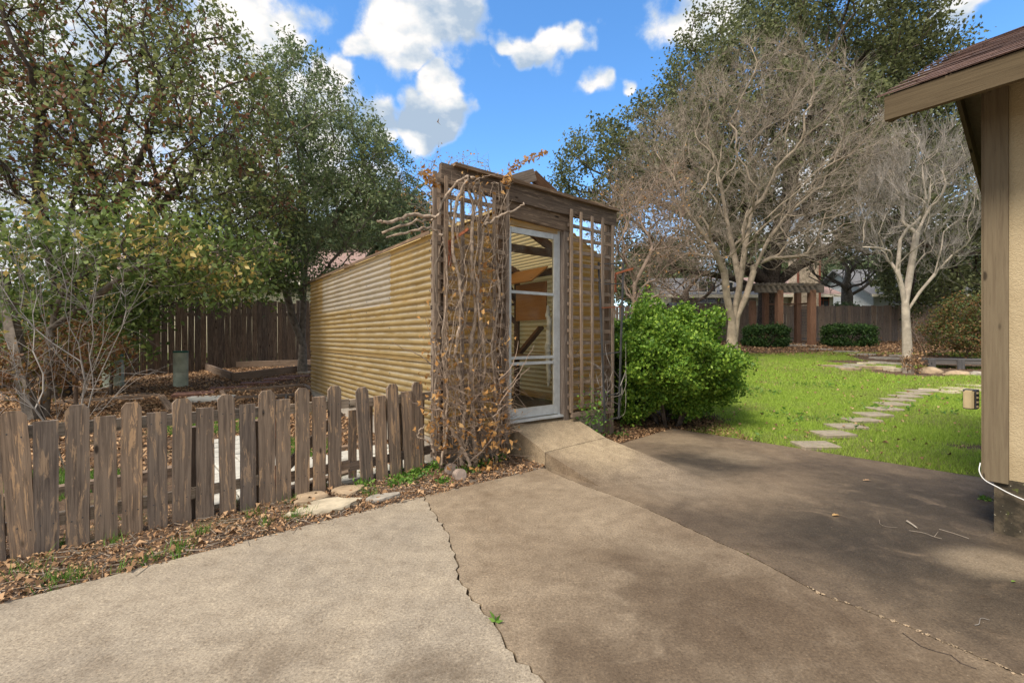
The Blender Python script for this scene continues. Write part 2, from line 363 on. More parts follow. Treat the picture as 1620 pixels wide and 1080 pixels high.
def board_mesh(L, w_, t_, cuts=3, jit=.0025, mat_=None, top=None, name='board'):
    """box from x=0..L, y=+-w/2, z=+-t/2, with a few worn rings; top='dog' clips the far corners"""
    n = cuts+2; xs = [L*i/(n-1) for i in range(n)]
    rings = []
    if top == 'dog': xs = [L*i/(n-2) for i in range(n-1)]; xs = [x*(L-.03)/L for x in xs] + [L]
    v = []; 
    for i, x in enumerate(xs):
        ww = w_*(.55 if (top == 'dog' and i == n-1) else 1)
        for (a, b_) in ((-1, -1), (1, -1), (1, 1), (-1, 1)):
            v.append((x+random.uniform(-jit, jit), a*ww/2+random.uniform(-jit, jit), b_*t_/2+random.uniform(-jit, jit)*.5))
    f = [(0, 1, 2, 3)[::-1]]
    for i in range(n-1):
        for k in range(4):
            a = i*4+k; b_ = i*4+(k+1) % 4; f.append((a, b_, b_+4, a+4))
    f.append(tuple((n-1)*4+k for k in range(4)))
    me = bpy.data.meshes.new(name); me.from_pydata(v, [], f); me.update()
    if mat_: me.materials.append(mat_)
    return me
def beam(name, p0, p1, w_, t_, m, parent=None, side=(0, 0, 1), jit=.0025, cuts=3, top=None):
    p0 = Vector(p0); p1 = Vector(p1); d = p1-p0
    return obj(name, board_mesh(d.length, w_, t_, cuts, jit, m, top, name), parent, frame(p0, d, side))
def box(name, c, size, m, parent=None, rot=0, bev=0.0, seg=1):
    bm = bmesh.new(); bmesh.ops.create_cube(bm, size=1); bmesh.ops.scale(bm, vec=size, verts=bm.verts)
    if bev: bmesh.ops.bevel(bm, geom=bm.edges[:], offset=bev, segments=seg, affect='EDGES')
    return bm_obj(name, bm, m, parent, Matrix.Translation(c) @ Matrix.Rotation(rot, 4, 'Z'))
def prism(name, poly, z0, z1, m, parent=None, zf=None, jit=0):
    """poly: xy outline; filled top, sides. zf(x,y) optional top height"""
    bm = bmesh.new(); top = [bm.verts.new((x, y, (zf(x, y) if zf else z1))) for x, y in poly]; bot = [bm.verts.new((x, y, z0)) for x, y in poly]
    es = [bm.edges.new((top[i], top[(i+1) % len(top)])) for i in range(len(top))]
    bmesh.ops.triangle_fill(bm, use_beauty=True, edges=es)
    for i in range(len(top)):
        j = (i+1) % len(top); bm.faces.new((top[i], bot[i], bot[j], top[j]))
    bmesh.ops.recalc_face_normals(bm, faces=bm.faces[:])
    c = Vector((sum(p[0] for p in poly)/len(poly), sum(p[1] for p in poly)/len(poly), z0))
    bmesh.ops.translate(bm, vec=-c, verts=bm.verts)
    return bm_obj(name, bm, m, parent, Matrix.Translation(c))
def at(px, Y, py=None, z=None):
    """the place in the world seen at a column of the photograph, at distance Y"""
    X = (px-CX)/F*Y
    if py is not None: z = EYE+(HY-py)/F*Y
    return Vector((X, Y, 0 if z is None else z))

# tubes -----------------------------------------------------------
def seg_tubes(P0, P1, R0, R1, k, D0=None, D1=None):
    P0, P1 = np.asarray(P0, float), np.asarray(P1, float); d = P1-P0; d /= np.linalg.norm(d, axis=1, keepdims=True)+1e-9
    D0 = d if D0 is None else D0; D1 = d if D1 is None else D1
    ref = np.array([.13, .97, .21]); ref /= np.linalg.norm(ref)
    def ring(P, Dn, Rr):
        a = np.cross(Dn, ref); a /= np.linalg.norm(a, axis=1, keepdims=True)+1e-9; b_ = np.cross(Dn, a)
        th = np.arange(k)*2*np.pi/k
        return P[:, None, :]+Rr[:, None, None]*(np.cos(th)[None, :, None]*a[:, None, :]+np.sin(th)[None, :, None]*b_[:, None, :])
    V = np.concatenate([ring(P0, D0, R0), ring(P1, D1, R1)], axis=1)   # n,2k,3
    n = len(P0); i = np.arange(k); j = (i+1) % k
    q = np.stack([i, j, j+k, i+k], axis=1)
    Fc = (np.arange(n)[:, None, None]*2*k+q[None]).reshape(-1, 4)
    return V.reshape(-1, 3), Fc
def join(parts):
    vs, fs, o_ = [], [], 0
    for v, f in parts:
        if len(v) == 0: continue
        vs.append(v); fs.append(np.asarray(f)+o_); o_ += len(v)
    return np.concatenate(vs), np.concatenate(fs)
def polytube(pts, rads, k=8, cap=True):
    pts = np.asarray(pts, float); rads = np.asarray(rads, float)
    d = np.gradient(pts, axis=0); d /= np.linalg.norm(d, axis=1, keepdims=True)+1e-9
    V, Fc = seg_tubes(pts[:-1], pts[1:], rads[:-1], rads[1:], k, d[:-1], d[1:])
    return V, Fc
def spline(pts, n=8):
    pts = [Vector(p) for p in pts]; out_ = []
    P = [pts[0]*2-pts[1]]+pts+[pts[-1]*2-pts[-2]]
    for i in range(1, len(P)-2):
        for s_ in range(n):
            u = s_/n; a, b_, c, d = P[i-1], P[i], P[i+1], P[i+2]
            out_.append(.5*((2*b_)+(c-a)*u+(2*a-5*b_+4*c-d)*u*u+(3*b_-a-3*c+d)*u**3))
    out_.append(pts[-1]); return out_
def tube_obj(name, pts, r, m, parent=None, k=8, n=6, wob=0):
    sp_ = np.array([tuple(p) for p in spline(pts, n)])
    if wob: sp_ += rng.normal(0, wob, sp_.shape)
    rr = np.interp(np.linspace(0, 1, len(sp_)), np.linspace(0, 1, len(r)), r) if hasattr(r, '__len__') else np.full(len(sp_), r)
    V, Fc = polytube(sp_, rr, k); return obj(name, npmesh(name, V, Fc, m, True), parent)

# greedy branching ------------------------------------------------
def grow(stems, targets, bf=.35, step=.3, wig=.05, bend=.4, seed=1):
    g = np.random.default_rng(seed); cap = 80000
    P = np.zeros((cap, 3)); par = np.full(cap, -1, int); pl = np.zeros(cap); dr = np.zeros((cap, 3)); n = 0
    for st in stems:
        prev = -1
        for i, p in enumerate(st):
            P[n] = p; par[n] = prev if i else (0 if n else -1)
            q = par[n]; pl[n] = (pl[q]+np.linalg.norm(P[n]-P[q])) if q >= 0 else 0
            dd = (P[n]-P[q]) if q >= 0 else np.array([0, 0, 1.]); dr[n] = dd/(np.linalg.norm(dd)+1e-9); prev = n; n += 1
    T = targets[np.argsort(np.linalg.norm(targets-P[0], axis=1)+g.normal(0, .6, len(targets)))]
    for tg in T:
        dv = tg-P[:n]; ds = np.sqrt((dv*dv).sum(1)); cosb = (dv*dr[:n]).sum(1)/(ds+1e-9)
        c = ds*(1.25-.25*cosb)+bf*pl[:n]; i = int(np.argmin(c)); dist = ds[i]
        if dist < step*.4: continue
        m_ = max(1, int(round(dist/step))); a = P[i]; ctl = a+dr[i]*dist*bend; prev = i; q0 = a
        for s_ in range(1, m_+1):
            u = s_/m_; q = (1-u)**2*a+2*u*(1-u)*ctl+u*u*tg
            if s_ < m_: q = q+g.normal(0, wig*min(1, dist), 3)
            if n >= cap: break
            P[n] = q; par[n] = prev; dl = q-P[prev]; L = np.linalg.norm(dl)+1e-9; pl[n] = pl[prev]+L; dr[n] = dl/L; prev = n; n += 1
    return P[:n].copy(), par[:n].copy(), dr[:n].copy()
def wood_mesh(P, par, dr, r_tip, r_root, kthick=8, kthin=3):
    n = len(P); kids = np.zeros(n); nch = np.bincount(par[par >= 0], minlength=n); kids[nch == 0] = 1
    for i in range(n-1, 0, -1):
        if par[i] >= 0: kids[par[i]] += kids[i]
    e = math.log(r_root/r_tip)/math.log(max(kids[0], 2)); rad = r_tip*np.maximum(kids, 1)**e
    main = np.full(n, -1, int); best = np.zeros(n)
    for i in range(1, n):
        p = par[i]
        if p >= 0 and kids[i] > best[p]: best[p] = kids[i]; main[p] = i
    idx = np.arange(1, n); idx = idx[par[idx] >= 0]; p = par[idx]; ismain = (main[p] == idx)
    D0 = np.where(ismain[:, None], dr[p], dr[idx]); R0 = np.where(ismain, rad[p], np.minimum(rad[idx]*1.1, rad[p])); R1 = rad[idx]
    parts = []
    thick = R1 > r_tip*3.2
    for sel, k in ((thick, kthick), (~thick, kthin)):
        if sel.any(): parts.append(seg_tubes(P[p[sel]], P[idx[sel]], R0[sel], R1[sel], k, D0[sel], dr[idx[sel]]))
    return join(parts), rad, nch
def twigs(base, dirs, n_each, L, r, up=.3, spread=.9, g=rng, k=3, bendn=2):
    B = np.repeat(base, n_each, 0); Dd = np.repeat(dirs, n_each, 0)+g.normal(0, spread, (len(base)*n_each, 3)); Dd[:, 2] += up
    Dd /= np.linalg.norm(Dd, axis=1, keepdims=True); LL = L*g.uniform(.4, 1.2, len(B))
    parts = []; tips = [B]; cur = B; cd = Dd; rr = np.full(len(B), r)
    for s_ in range(bendn):
        nx = cur+cd*(LL/bendn)[:, None]; r1 = rr*.65; parts.append(seg_tubes(cur, nx, rr, r1, k)); cur = nx; rr = r1; tips.append(nx)
        cd = cd+g.normal(0, .28, cd.shape); cd[:, 2] += up*.25; cd /= np.linalg.norm(cd, axis=1, keepdims=True)
    return join(parts), np.concatenate(tips[1:]), cur
def leaves(P, L, Wd, g=rng, droop=0.0, jit=.3, flat=0.0, outdir=None, fold=.15):
    n = len(P); a = g.normal(0, 1, (n, 3)); a[:, 2] = a[:, 2]*(1-flat)-droop
    if outdir is not None: a += outdir
    a /= np.linalg.norm(a, axis=1, keepdims=True)+1e-9
    b_ = g.normal(0, 1, (n, 3)); b_[:, 2] *= (1-flat); b_ -= a*(a*b_).sum(1, keepdims=True); b_ /= np.linalg.norm(b_, axis=1, keepdims=True)+1e-9
    nn = np.cross(a, b_); s_ = L*g.uniform(1-jit, 1+jit, n)[:, None]; ww = s_*Wd/L
    V = np.stack([P, P+a*s_*.45+b_*ww*.5+nn*ww*fold, P+a*s_, P+a*s_*.45-b_*ww*.5+nn*ww*fold], axis=1)
    return V.reshape(-1, 3), (np.arange(n)[:, None]*4+np.arange(4)[None])
def E(px, py, Y, rpx, rpy, ry): c = at(px, Y, py); return (np.array(c), np.array([rpx/F*Y, ry, rpy/F*Y]))
def fill(ells, n, g, shell=.5, zmin=None):
    vol = np.array([e[1].prod()**.75 for e in ells]); cnt = (vol/vol.sum()*n).astype(int)+1; out_ = []
    for (c, r), k in zip(ells, cnt):
        u = g.normal(0, 1, (k, 3)); u /= np.linalg.norm(u, axis=1, keepdims=True)
        rad = g.uniform(0, 1, k)**(1/3*(1-shell)+.02); out_.append(c+u*rad[:, None]*r)
    o_ = np.concatenate(out_)
    if zmin is not None: o_ = o_[o_[:, 2] > zmin]
    return o_

# ------------------------------------------------------------------ the lie of the land
U = Vector((-.5936, .8049, 0)); V_ = Vector((.8049, .5936, 0))      # the shed's depth and its front, on the ground
PATIO = [(-6.9, -1.75), (-2.30, 2.05), (.29, 4.17), (1.15, 5.05), (2.12, 6.0), (4.02, 3.89), (8.0, -.9), (8.0, -5), (-6.9, -5)]
def seg_dist(x, y, poly):
    d = np.full(np.shape(x), 1e9); inside = np.zeros(np.shape(x), bool)
    for i in range(len(poly)):
        x0, y0 = poly[i]; x1, y1 = poly[(i+1) % len(poly)]; dx, dy = x1-x0, y1-y0
        u = np.clip(((x-x0)*dx+(y-y0)*dy)/(dx*dx+dy*dy), 0, 1); d = np.minimum(d, np.hypot(x-x0-u*dx, y-y0-u*dy))
        cond = ((y0 > y) != (y1 > y)) & (x < (x1-x0)*(y-y0)/((y1-y0) if y1 != y0 else 1e-9)+x0); inside ^= cond
    return np.where(inside, -d, d)
def gz(x, y):
    x = np.asarray(x, float); y = np.asarray(y, float)
    k = np.clip((x+1)/2.5, 0, 1); k = k*k*(3-2*k)
    left = .045*np.clip(y-4.4, 0, 12); right = .067*np.clip(y-5.0, 0, 13)+.018*np.clip(y-18, 0, 12)
    h = left*(1-k)+right*k; d = seg_dist(x, y, PATIO)
    return np.where(d < 0, -.12, np.minimum(h, -.015+.14*d))
def lawn_zone(x, y):
    x = np.asarray(x, float); y = np.asarray(y, float)
    # right of the bush and the shed, up to the mulch in front of the back fence
    a = np.clip((x-(2.1+.12*(y-6)))/.35, 0, 1)*np.clip((15.2-y+.25*np.sin(x*1.3))/.8, 0, 1)
    a *= np.clip((16-x)/1.5, 0, 1)
    for cx, cy, r in ((9.14, 10.5, .75), (10.6, 10.7, .9), (9.3, 12.5, .6), (12, 13, 2.0), (7.4, 8.3, .2), (5.0, 4.9, .15), (2.35, 6.3, .5), (8.0, 11.8, .2)):
        a *= np.clip((np.hypot(x-cx, (y-cy)*1.3)-r)/.4+.25, 0, 1)
    b_ = np.clip((-.5-x)/1, 0, 1)*.28
    far = ((x < -8) & (y > 12)) | (y > 26)
    return np.where(far, 1, np.maximum(a, b_))
def axis(lo, hi, st, far, nf=16):
    core = np.arange(lo, hi, st); k = np.geomspace(st, far, nf).cumsum(); return np.concatenate([(lo-k)[::-1], core, core[-1]+k])
gx = axis(-9, 16, .11, 160); gy = axis(-2, 20, .13, 160)
XX, YY = np.meshgrid(gx, gy); ZZ = gz(XX, YY)
near = (np.abs(XX) < 25) & (YY < 30); dp = seg_dist(XX, YY, PATIO)
bumps = (np.sin(XX*7.1+YY*3)*np.sin(YY*6.3-XX*2)*.006+rng.normal(0, .006, XX.shape))*near*(dp > .12)
V = np.stack([XX, YY, ZZ+bumps], -1).reshape(-1, 3); ny, nx = XX.shape
ii = (np.arange(ny-1)[:, None]*nx+np.arange(nx-1)[None]).ravel(); FC = np.stack([ii, ii+1, ii+1+nx, ii+nx], 1)
me = npmesh('ground', V, FC, M['ground'], True); at_ = me.attributes.new('lawn', 'FLOAT', 'POINT'); at_.data.foreach_set('value', lawn_zone(XX, YY).ravel().astype(np.float32))
tag(obj('ground', me), 'brown earth and grassy soil of the back yard, rising gently to the fences', kind='structure')
def gzf(x, y): return float(gz(x, y))
def gpt(px, py, off=0):
    """the spot on the ground seen at a pixel"""
    lo = .5; best = None
    for k in range(4000):
        Y = 1.2+k*.01; X = (px-CX)/F*Y
        if EYE+(HY-py)/F*Y <= gzf(X, Y): return Vector((X, Y, gzf(X, Y)+off))
    return Vector((X, Y, gzf(X, Y)+off))
def ppt(px, py): Y = EYE*F/(py-HY); return ((px-CX)/F*Y, Y)      # on the flat patio

# ------------------------------------------------------------------ patio slabs, split by the real cracks
def jag(pts, n=5, amp=.006, seed=3):
    g = random.Random(seed); o_ = []
    for (a, b_) in zip(pts[:-1], pts[1:]):
        L = math.hypot(b_[0]-a[0], b_[1]-a[1]); k = max(2, int(L/.035))
        for i in range(k):
            u = i/k; o_.append((a[0]+(b_[0]-a[0])*u+(g.uniform(-amp, amp) if i or 1 else 0), a[1]+(b_[1]-a[1])*u+g.uniform(-amp, amp)))
    o_.append(pts[-1]); return o_
c1 = [ppt(*p) for p in ((668, 784), (690, 815), (712, 850), (720, 880), (730, 920), (745, 945), (770, 970), (785, 990), (800, 1010), (812, 1035), (865, 1080))]+[(.05, 1.3), (.14, .9), (.1, .4), (.2, -.4), (.2, -5)]
c2 = [ppt(*p) for p in ((870, 745), (930, 770), (975, 785), (1025, 805), (1080, 830), (1150, 863), (1181, 876), (1237, 906), (1304, 941), (1359, 961), (1433, 989), (1507, 1021), (1581, 1052), (1620, 1069))]+[(1.9, 1.35), (2.3, .8), (2.9, -.1), (3.4, -1), (5.6, -5)]
j1 = jag(c1, amp=.013, seed=5); j2 = jag(c2, amp=.005, seed=8)
def off(line, dx, g=None): return [(x+dx*(1+ (random.uniform(-.6, .9) if g else 0)), y) for x, y in line]
patio = tag(prism('patio', [(p[0]*.995, p[1]*.995-.03) for p in PATIO], -.30, -.06, M['fur']), 'cracked brown concrete patio in three slabs', kind='structure')
random.seed(11)
left = [(-6.9, -5), (-6.9, -1.75), (-2.30, 2.05)]+off(j1, -.004, 1)
mid = [(.29, 4.17)]+off(j2, -.005, 1)[1:]+off(j1, .004, 1)[::-1]
right = off(j2, .004, 1)+[(8, -5), (8, -.9), (4.02, 3.89), (2.12, 6.0), (1.15, 5.05)]
s1 = prism('concrete_slab', left, -.12, 0, M['con_left'], patio); tag(s1, 'pale left slab')
s2 = prism('concrete_slab', mid, -.12, 0, M['con_mid'], patio); tag(s2, 'brown middle slab')
s3 = prism('concrete_slab', right, -.12, 0, M['con_right'], patio); tag(s3, 'dark stained right slab')
sc_ = [ppt(*p_) for p_ in ((1428, 1001), (1442, 1011), (1455, 1021), (1480, 1030), (1505, 1036), (1520, 1049), (1545, 1058))]
for k_ in range(len(sc_)-1): pass
v, f = polytube([(x_, y_, .0005) for x_, y_ in jag(sc_, amp=.002, seed=9)], [.0028]*len(jag(sc_, amp=.002, seed=9)), 5); obj('crack_filling', npmesh('crack_filling', v, f, M['fur']), s3)
# crumbs and spalled edge stones along the long crack
g = np.random.default_rng(4); line = np.array(j2); sel = line[(line[:, 1] < 3.0) & (line[:, 1] > 1.35)]
sel = sel[sel[:, 1] < 2.2]; base = sel[g.integers(0, len(sel), 170)]+g.normal(0, .006, (170, 2)); parts = []
for k_ in range(170):
    s_ = g.uniform(.0015, .0042); oo = g.normal(0, 1, (8, 3))*.25+np.array([[a, b_, c] for a in (-1, 1) for b_ in (-1, 1) for c in (-1, 1)])
    parts.append((oo*s_*[1, 1, .5]+[*base[k_], .002], np.array([(0, 1, 3, 2), (4, 6, 7, 5), (0, 4, 5, 1), (2, 3, 7, 6), (0, 2, 6, 4), (1, 5, 7, 3)])))
v, f = join(parts); tag(obj('concrete_crumbs', npmesh('concrete_crumbs', v, f, M['stone_tan'])), 'loose crumbs of concrete along the long diagonal crack', 'rubble', kind='stuff')

# ------------------------------------------------------------------ ramp up to the greenhouse door
DL = Vector((-.045, 4.675, 0)); DR = Vector((.662, 5.19, 0))
def quadprism(name, a, b_, c, d, zb, m, parent, n=10):
    """top surface a b c d (Vectors with z), sides down to zb"""
    bm = bmesh.new(); tv = []
    for i in range(n+1):
        u = i/n; l = a.lerp(d, u); r_ = b_.lerp(c, u); row = [bm.verts.new(l.lerp(r_, k/n)+Vector((random.uniform(-.003, .003) if k in (0, n) else 0, random.uniform(-.002, .002), 0))) for k in range(n+1)]; tv.append(row)
    for i in range(n):
        for k in range(n): bm.faces.new((tv[i][k], tv[i][k+1], tv[i+1][k+1], tv[i+1][k]))
    rim = tv[0]+[tv[i][n] for i in range(1, n+1)]+tv[n][::-1][1:]+[tv[i][0] for i in range(n-1, 0, -1)]
    bot = [bm.verts.new((v.co.x, v.co.y, zb)) for v in rim]
    for i in range(len(rim)):
        j = (i+1) % len(rim); bm.faces.new((rim[i], bot[i], bot[j], rim[j]))
    bmesh.ops.recalc_face_normals(bm, faces=bm.faces[:]); return bm_obj(name, bm, m, parent)
ramp = thing('concrete_ramp', (0.5, 4.4, 0), 'pale concrete ramp in two slabs rising to the greenhouse door', 'ramp')
dn = -U
def RP(base, s_, z): p = base+dn*s_; return Vector((p.x, p.y, z))
quadprism('upper_slab', RP(DL, -.03, .325), RP(DR, -.03, .325), RP(DR, .53, .15), RP(DL, .59, .14), -.1, M['con_ramp'], ramp)
quadprism('lower_slab', RP(DL, .597, .138), RP(DR, .537, .148), RP(DR, 1.65, -.004), RP(DL, 1.28, -.002), -.1, M['con_right'], ramp)

# ------------------------------------------------------------------ greenhouse
FL = Vector((-.699, 4.19, 0)); WID = 2.32; DEP = 4.79; FZ = .33
EAVE = 2.16; RIDGE = 2.70
def SP(v, u, z): p = FL+V_*v+U*u; return Vector((p.x, p.y, z))
gh = thing('greenhouse', SP(WID/2, DEP/2, .1), 'weathered greenhouse of yellow corrugated fibreglass with a storm door in its grey timber front', 'greenhouse')
def corr(name, p, xdir, ydir, L, H, m, parent, amp=.0095, pitch=.066, phase=0, cuts=10, lim=None):
    """corrugated sheet: local x along the waves (length L), local y across (height H)"""
    n = int(H/pitch*8)+1; ys = np.linspace(0, H, n); xs = np.linspace(0, L, cuts+1)
    Z = amp*np.sin((ys+phase)/pitch*2*np.pi); Vv = np.array([(x+random.uniform(-.002, .002), y, z) for x in xs for y, z in zip(ys, Z)])
    Vv[:, 2] += np.repeat(np.array([random.uniform(-.0015, .0015) for _ in xs]), n)
    if lim: Vv[:, 1] = np.minimum(Vv[:, 1], [lim(x) for x in Vv[:, 0]])
    i = (np.arange(cuts)[:, None]*n+np.arange(n-1)[None]).ravel(); Fc = np.stack([i, i+n, i+n+1, i+1], 1)
    return obj(name, npmesh(name, Vv, Fc, m, True), parent, frame(p, xdir, ydir))
def dots(name, pts, r_, m, parent, nrm_):
    nz = Vector(nrm_).normalized(); a = nz.orthogonal().normalized(); b_ = nz.cross(a); V, Fc = [], []
    for p in pts:
        p = Vector(p); o_ = len(V); V += [tuple(p+(a*math.cos(t_)+b_*math.sin(t_))*r_) for t_ in [k*math.pi/3 for k in range(6)]]+[tuple(p+nz*r_*.6)]
        Fc += [(o_+k, o_+(k+1) % 6, o_+6) for k in range(6)]
    return tag(obj(name, npmesh(name, V, Fc, m), parent), kind='stuff')
dots('screws', [SP(-.028-.003*ci, u_+random.uniform(-.01, .01), z_) for u_ in (.07, 1.06, 1.8, 2.45, 3.2, 4.0, 4.7) for ci, zz in enumerate(((.33, .55, .8, .95), (1.08, 1.3, 1.5), (1.63, 1.83, 2.0, 2.1))) for z_ in zz], .008, M['metal_black'], gh, -V_)
# footing
fp = [SP(0, 0, 0), SP(WID, 0, 0), SP(WID, DEP, 0), SP(0, DEP, 0)]
prism('footing', [(p.x, p.y) for p in fp], -.2, FZ-.02, M['stone_grey'], gh)
# left wall: three courses; local x = U, local y = up => normal = U x up ... pointing to -V
zs = [(.27, .99), (.965, 1.58), (1.56, 2.15)]
lay = [[(0.03, 2.47, 'fib'), (2.45, 4.78, 'fib')], [(.02, 2.44, 'fib'), (2.42, 4.78, 'fib')], [(.02, 1.07, 'fib'), (1.05, 2.56, 'fibw'), (2.54, 3.98, 'fibw'), (3.96, 4.79, 'fib')]]
for ci, ((z0, z1), row) in enumerate(zip(zs, lay)):
    for k_, (u0, u1, mm) in enumerate(row):
        o_ = corr('corrugated_panel', SP(-.012-.0035*(k_ % 2)-.007*(ci % 2)-.003*ci, u0, z0), -U if False else U, (0, 0, 1), u1-u0, z1-z0, M[mm], gh)
        # local z of this frame = U x up
        if mm == 'fibw': tag(o_, 'sun-bleached whitish corrugated panel')
# right wall, back wall, front cheeks
for (z0, z1) in zs:
    corr('corrugated_panel', SP(WID+.012, 0, z0), U, (0, 0, 1), DEP, z1-z0, M['fib'], gh)
    corr('corrugated_panel', SP(0, DEP+.012, z0), V_, (0, 0, 1), WID, z1-z0, M['fib'], gh)
rl = lambda v: EAVE-.03+(RIDGE-EAVE)*min(v, WID-v)/(WID/2)
corr('corrugated_panel', SP(.0, .02, .27), V_, (0, 0, 1), .74, 2.4, M['fib'], gh, lim=lambda x: rl(x)-.27)
corr('corrugated_panel', SP(1.50, .02, .36), V_, (0, 0, 1), WID-1.5, 2.3, M['fib'], gh, lim=lambda x: rl(x+1.5)-.36)
corr('corrugated_panel', SP(.73, .03, 2.36), V_, (0, 0, 1), .78, .4, M['fib'], gh, lim=lambda x: rl(x+.73)-2.36)
for uu in (.02, DEP-.01):      # gable ends above the eaves
    bm = bmesh.new(); vs = [bm.verts.new(p) for p in (SP(.0, uu, EAVE), SP(WID, uu, EAVE), SP(WID/2, uu, RIDGE-.02))]; bm.faces.new(vs)
    if uu > 1: bm_obj('gable_panel', bm, M['fib'], gh)
    else: bm.free()
# roof: two slopes in sheets
sl_len = math.hypot(WID/2+.06, RIDGE-EAVE+.03)
for sgn, v0 in ((1, -.06), (-1, WID+.06)):
    e0 = SP(v0, 0, EAVE-.03); rdg = SP(WID/2, 0, RIDGE); across = (rdg-e0)
    for k_ in range(2):
        corr('roof_panel', e0+U*(.06+k_*2.38)+Vector((0, 0, .02+.004*k_)), U, across, 2.42, across.length, M['fib'], gh, amp=.008)
beam('ridge_cap', SP(WID/2-.09, .12, RIDGE-.015), SP(WID/2-.09, DEP, RIDGE-.015), .24, .012, M['beam'], gh, (V_.x, V_.y, .62))
beam('ridge_cap', SP(WID/2+.09, .12, RIDGE-.015), SP(WID/2+.09, DEP, RIDGE-.015), .24, .012, M['beam'], gh, (V_.x, V_.y, -.62))
# eave boards along the left wall
beam('eave_strip', SP(-.055, .02, EAVE+.0), SP(-.055, DEP, EAVE-.0), .03, .012, M['beam'], gh, (0, 0, 1))
# front: posts, headers
ft = -.06
for vv, zt in ((.035, 2.70), (2.273, 2.62), (.70, 2.5), (1.539, 2.42)):
    beam('post', SP(vv, ft, -.02 if vv < 1 or vv > 2 else .2), SP(vv, ft, zt), .075, .085, M['beam'] if vv < 1 else M['trellis'], gh, V_)
beam('header_beam', SP(-.02, -.115, 2.665), SP(2.324, -.115, 2.615), .19, .045, M['beam'], gh, (0, 0, 1), .004, 8)
beam('header_beam', SP(.58, -.085, 2.50), SP(1.62, -.085, 2.45), .17, .045, M['beam'], gh, (0, 0, 1), .004, 6)
beam('header_cap', SP(.10, -.13, 2.765), SP(2.335, -.13, 2.713), .11, .03, M['beam'], gh, (U.x, U.y, .05), .004, 8)
beam('door_lintel', SP(.72, -.02, 2.375), SP(1.51, -.02, 2.36), .05, .04, M['fib'], gh, (0, 0, 1))
# little gable in front of the ridge
pk = SP(WID/2+.10, .12, 2.99)
beam('gable_board', SP(WID/2-.56, .12, 2.70), pk+Vector((0, 0, 0)), .13, .04, M['trellis'], gh, (0, 0, 1))
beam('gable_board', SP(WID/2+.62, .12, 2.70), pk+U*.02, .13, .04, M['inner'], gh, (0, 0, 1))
beam('door_sill', SP(.76, -.05, FZ+.008), SP(1.50, -.05, FZ+.008), .10, .02, M['alu'], gh, U)
# storm door: three panes in an aluminium frame
dz0, dz1 = FZ+.03, 2.33; dv0, dv1 = .80, 1.435
door = beam('storm_door', SP(dv1, -.03, dz0), SP(dv1, -.03, dz1), .055, .03, M['alu'], gh, V_, .0005)
def dsub(name, a, b_, w_, side, m=None, t_=.028): return beam(name, a, b_, w_, t_, m or M['alu'], door, side, .0005)
dsub('stile', SP(dv0, -.03, dz0), SP(dv0, -.03, dz1), .055, V_)
dsub('frame', SP(dv1+.045, -.02, dz0-.03), SP(dv1+.045, -.02, dz1+.04), .03, V_, None, .05)
dsub('rail', SP(dv0+.03, -.03, dz1-.03), SP(dv1-.03, -.03, dz1-.03), .06, (0, 0, 1))
dsub('rail', SP(dv0+.03, -.03, dz0+.05), SP(dv1-.03, -.03, dz0+.05), .10, (0, 0, 1))
for zz, hh in ((1.665, .03), (.985, .03), (.925, .03)): dsub('rail', SP(dv0+.03, -.028, zz), SP(dv1-.03, -.028, zz), hh, (0, 0, 1))
for z0, z1 in ((dz0+.1, .91), (1.0, 1.65), (1.68, dz1-.06)):
    bm = bmesh.new(); bm.faces.new([bm.verts.new(p) for p in (SP(dv0+.02, -.03, z0), SP(dv1-.02, -.03, z0), SP(dv1-.02, -.03, z1), SP(dv0+.02, -.03, z1))]); bm_obj('pane', bm, M['glass'], door)
# inside: frames, shelf, plywood box, bench, rafters
def inner(name, a, b_, w_=.09, t_=.04, side=None, m=None): return beam(name, a, b_, w_, t_, m or M['inner'], gh, side or U)
for uu in (.45, 1.76, 3.05, 4.35):
    inner('stud', SP(WID-.06, uu, FZ), SP(WID-.06, uu, EAVE-.02)); inner('stud', SP(.06, uu, FZ), SP(.06, uu, EAVE-.02))
    for s_, v0 in ((1, .03), (-1, WID-.03)):
        inner('rafter', SP(v0, uu, EAVE-.08), SP(WID/2, uu, RIDGE-.10), .1, .045, (0, 0, 1))
        inner('knee_brace', SP(v0, uu+.03, 1.72), SP(v0+s_*.42, uu+.03, EAVE+.16), .09, .04, (0, 0, 1))
    inner('collar_tie', SP(.05, uu-.045, EAVE+.06), SP(WID-.05, uu-.045, EAVE+.06), .09, .04, (0, 0, 1))
inner('wall_plate', SP(WID-.05, .1, EAVE-.05), SP(WID-.05, DEP-.1, EAVE-.05), .09, .05, (0, 0, 1))
inner('shelf', SP(WID-.22, 1.80, 1.70), SP(WID-.22, DEP-.1, 1.70), .35, .03, V_)
inner('shelf_brace', SP(WID-.06, 1.80, 1.42), SP(WID-.12, 2.1, 1.68), .07, .04, V_)
inner('bench_brace', SP(WID-.08, 1.16, 1.34), SP(WID-.08, 1.66, .96), .09, .04, V_)
inner('bench', SP(WID-.4, .9, .93), SP(WID-.4, DEP-.1, .93), .62, .04, V_, M['timber'])
for uu in (1.3, 2.6, 4.0): inner('bench_leg', SP(WID-.68, uu, FZ), SP(WID-.68, uu, .78), .07, .07, V_)
inner('plywood_panel', SP(WID-.10, 1.02, 1.71), SP(WID-.10, 1.72, 1.71), .54, .02, (0, 0, 1), M['ply'])
inner('plywood_panel', SP(WID-.28, .95, 2.06), SP(WID-.28, 1.74, 2.06), .36, .018, (V_.x, V_.y, .75), M['ply'])
corr('inner_panel', SP(WID-.0, .05, .3), U, (0, 0, 1), DEP-.1, .1, M['fib'], gh)
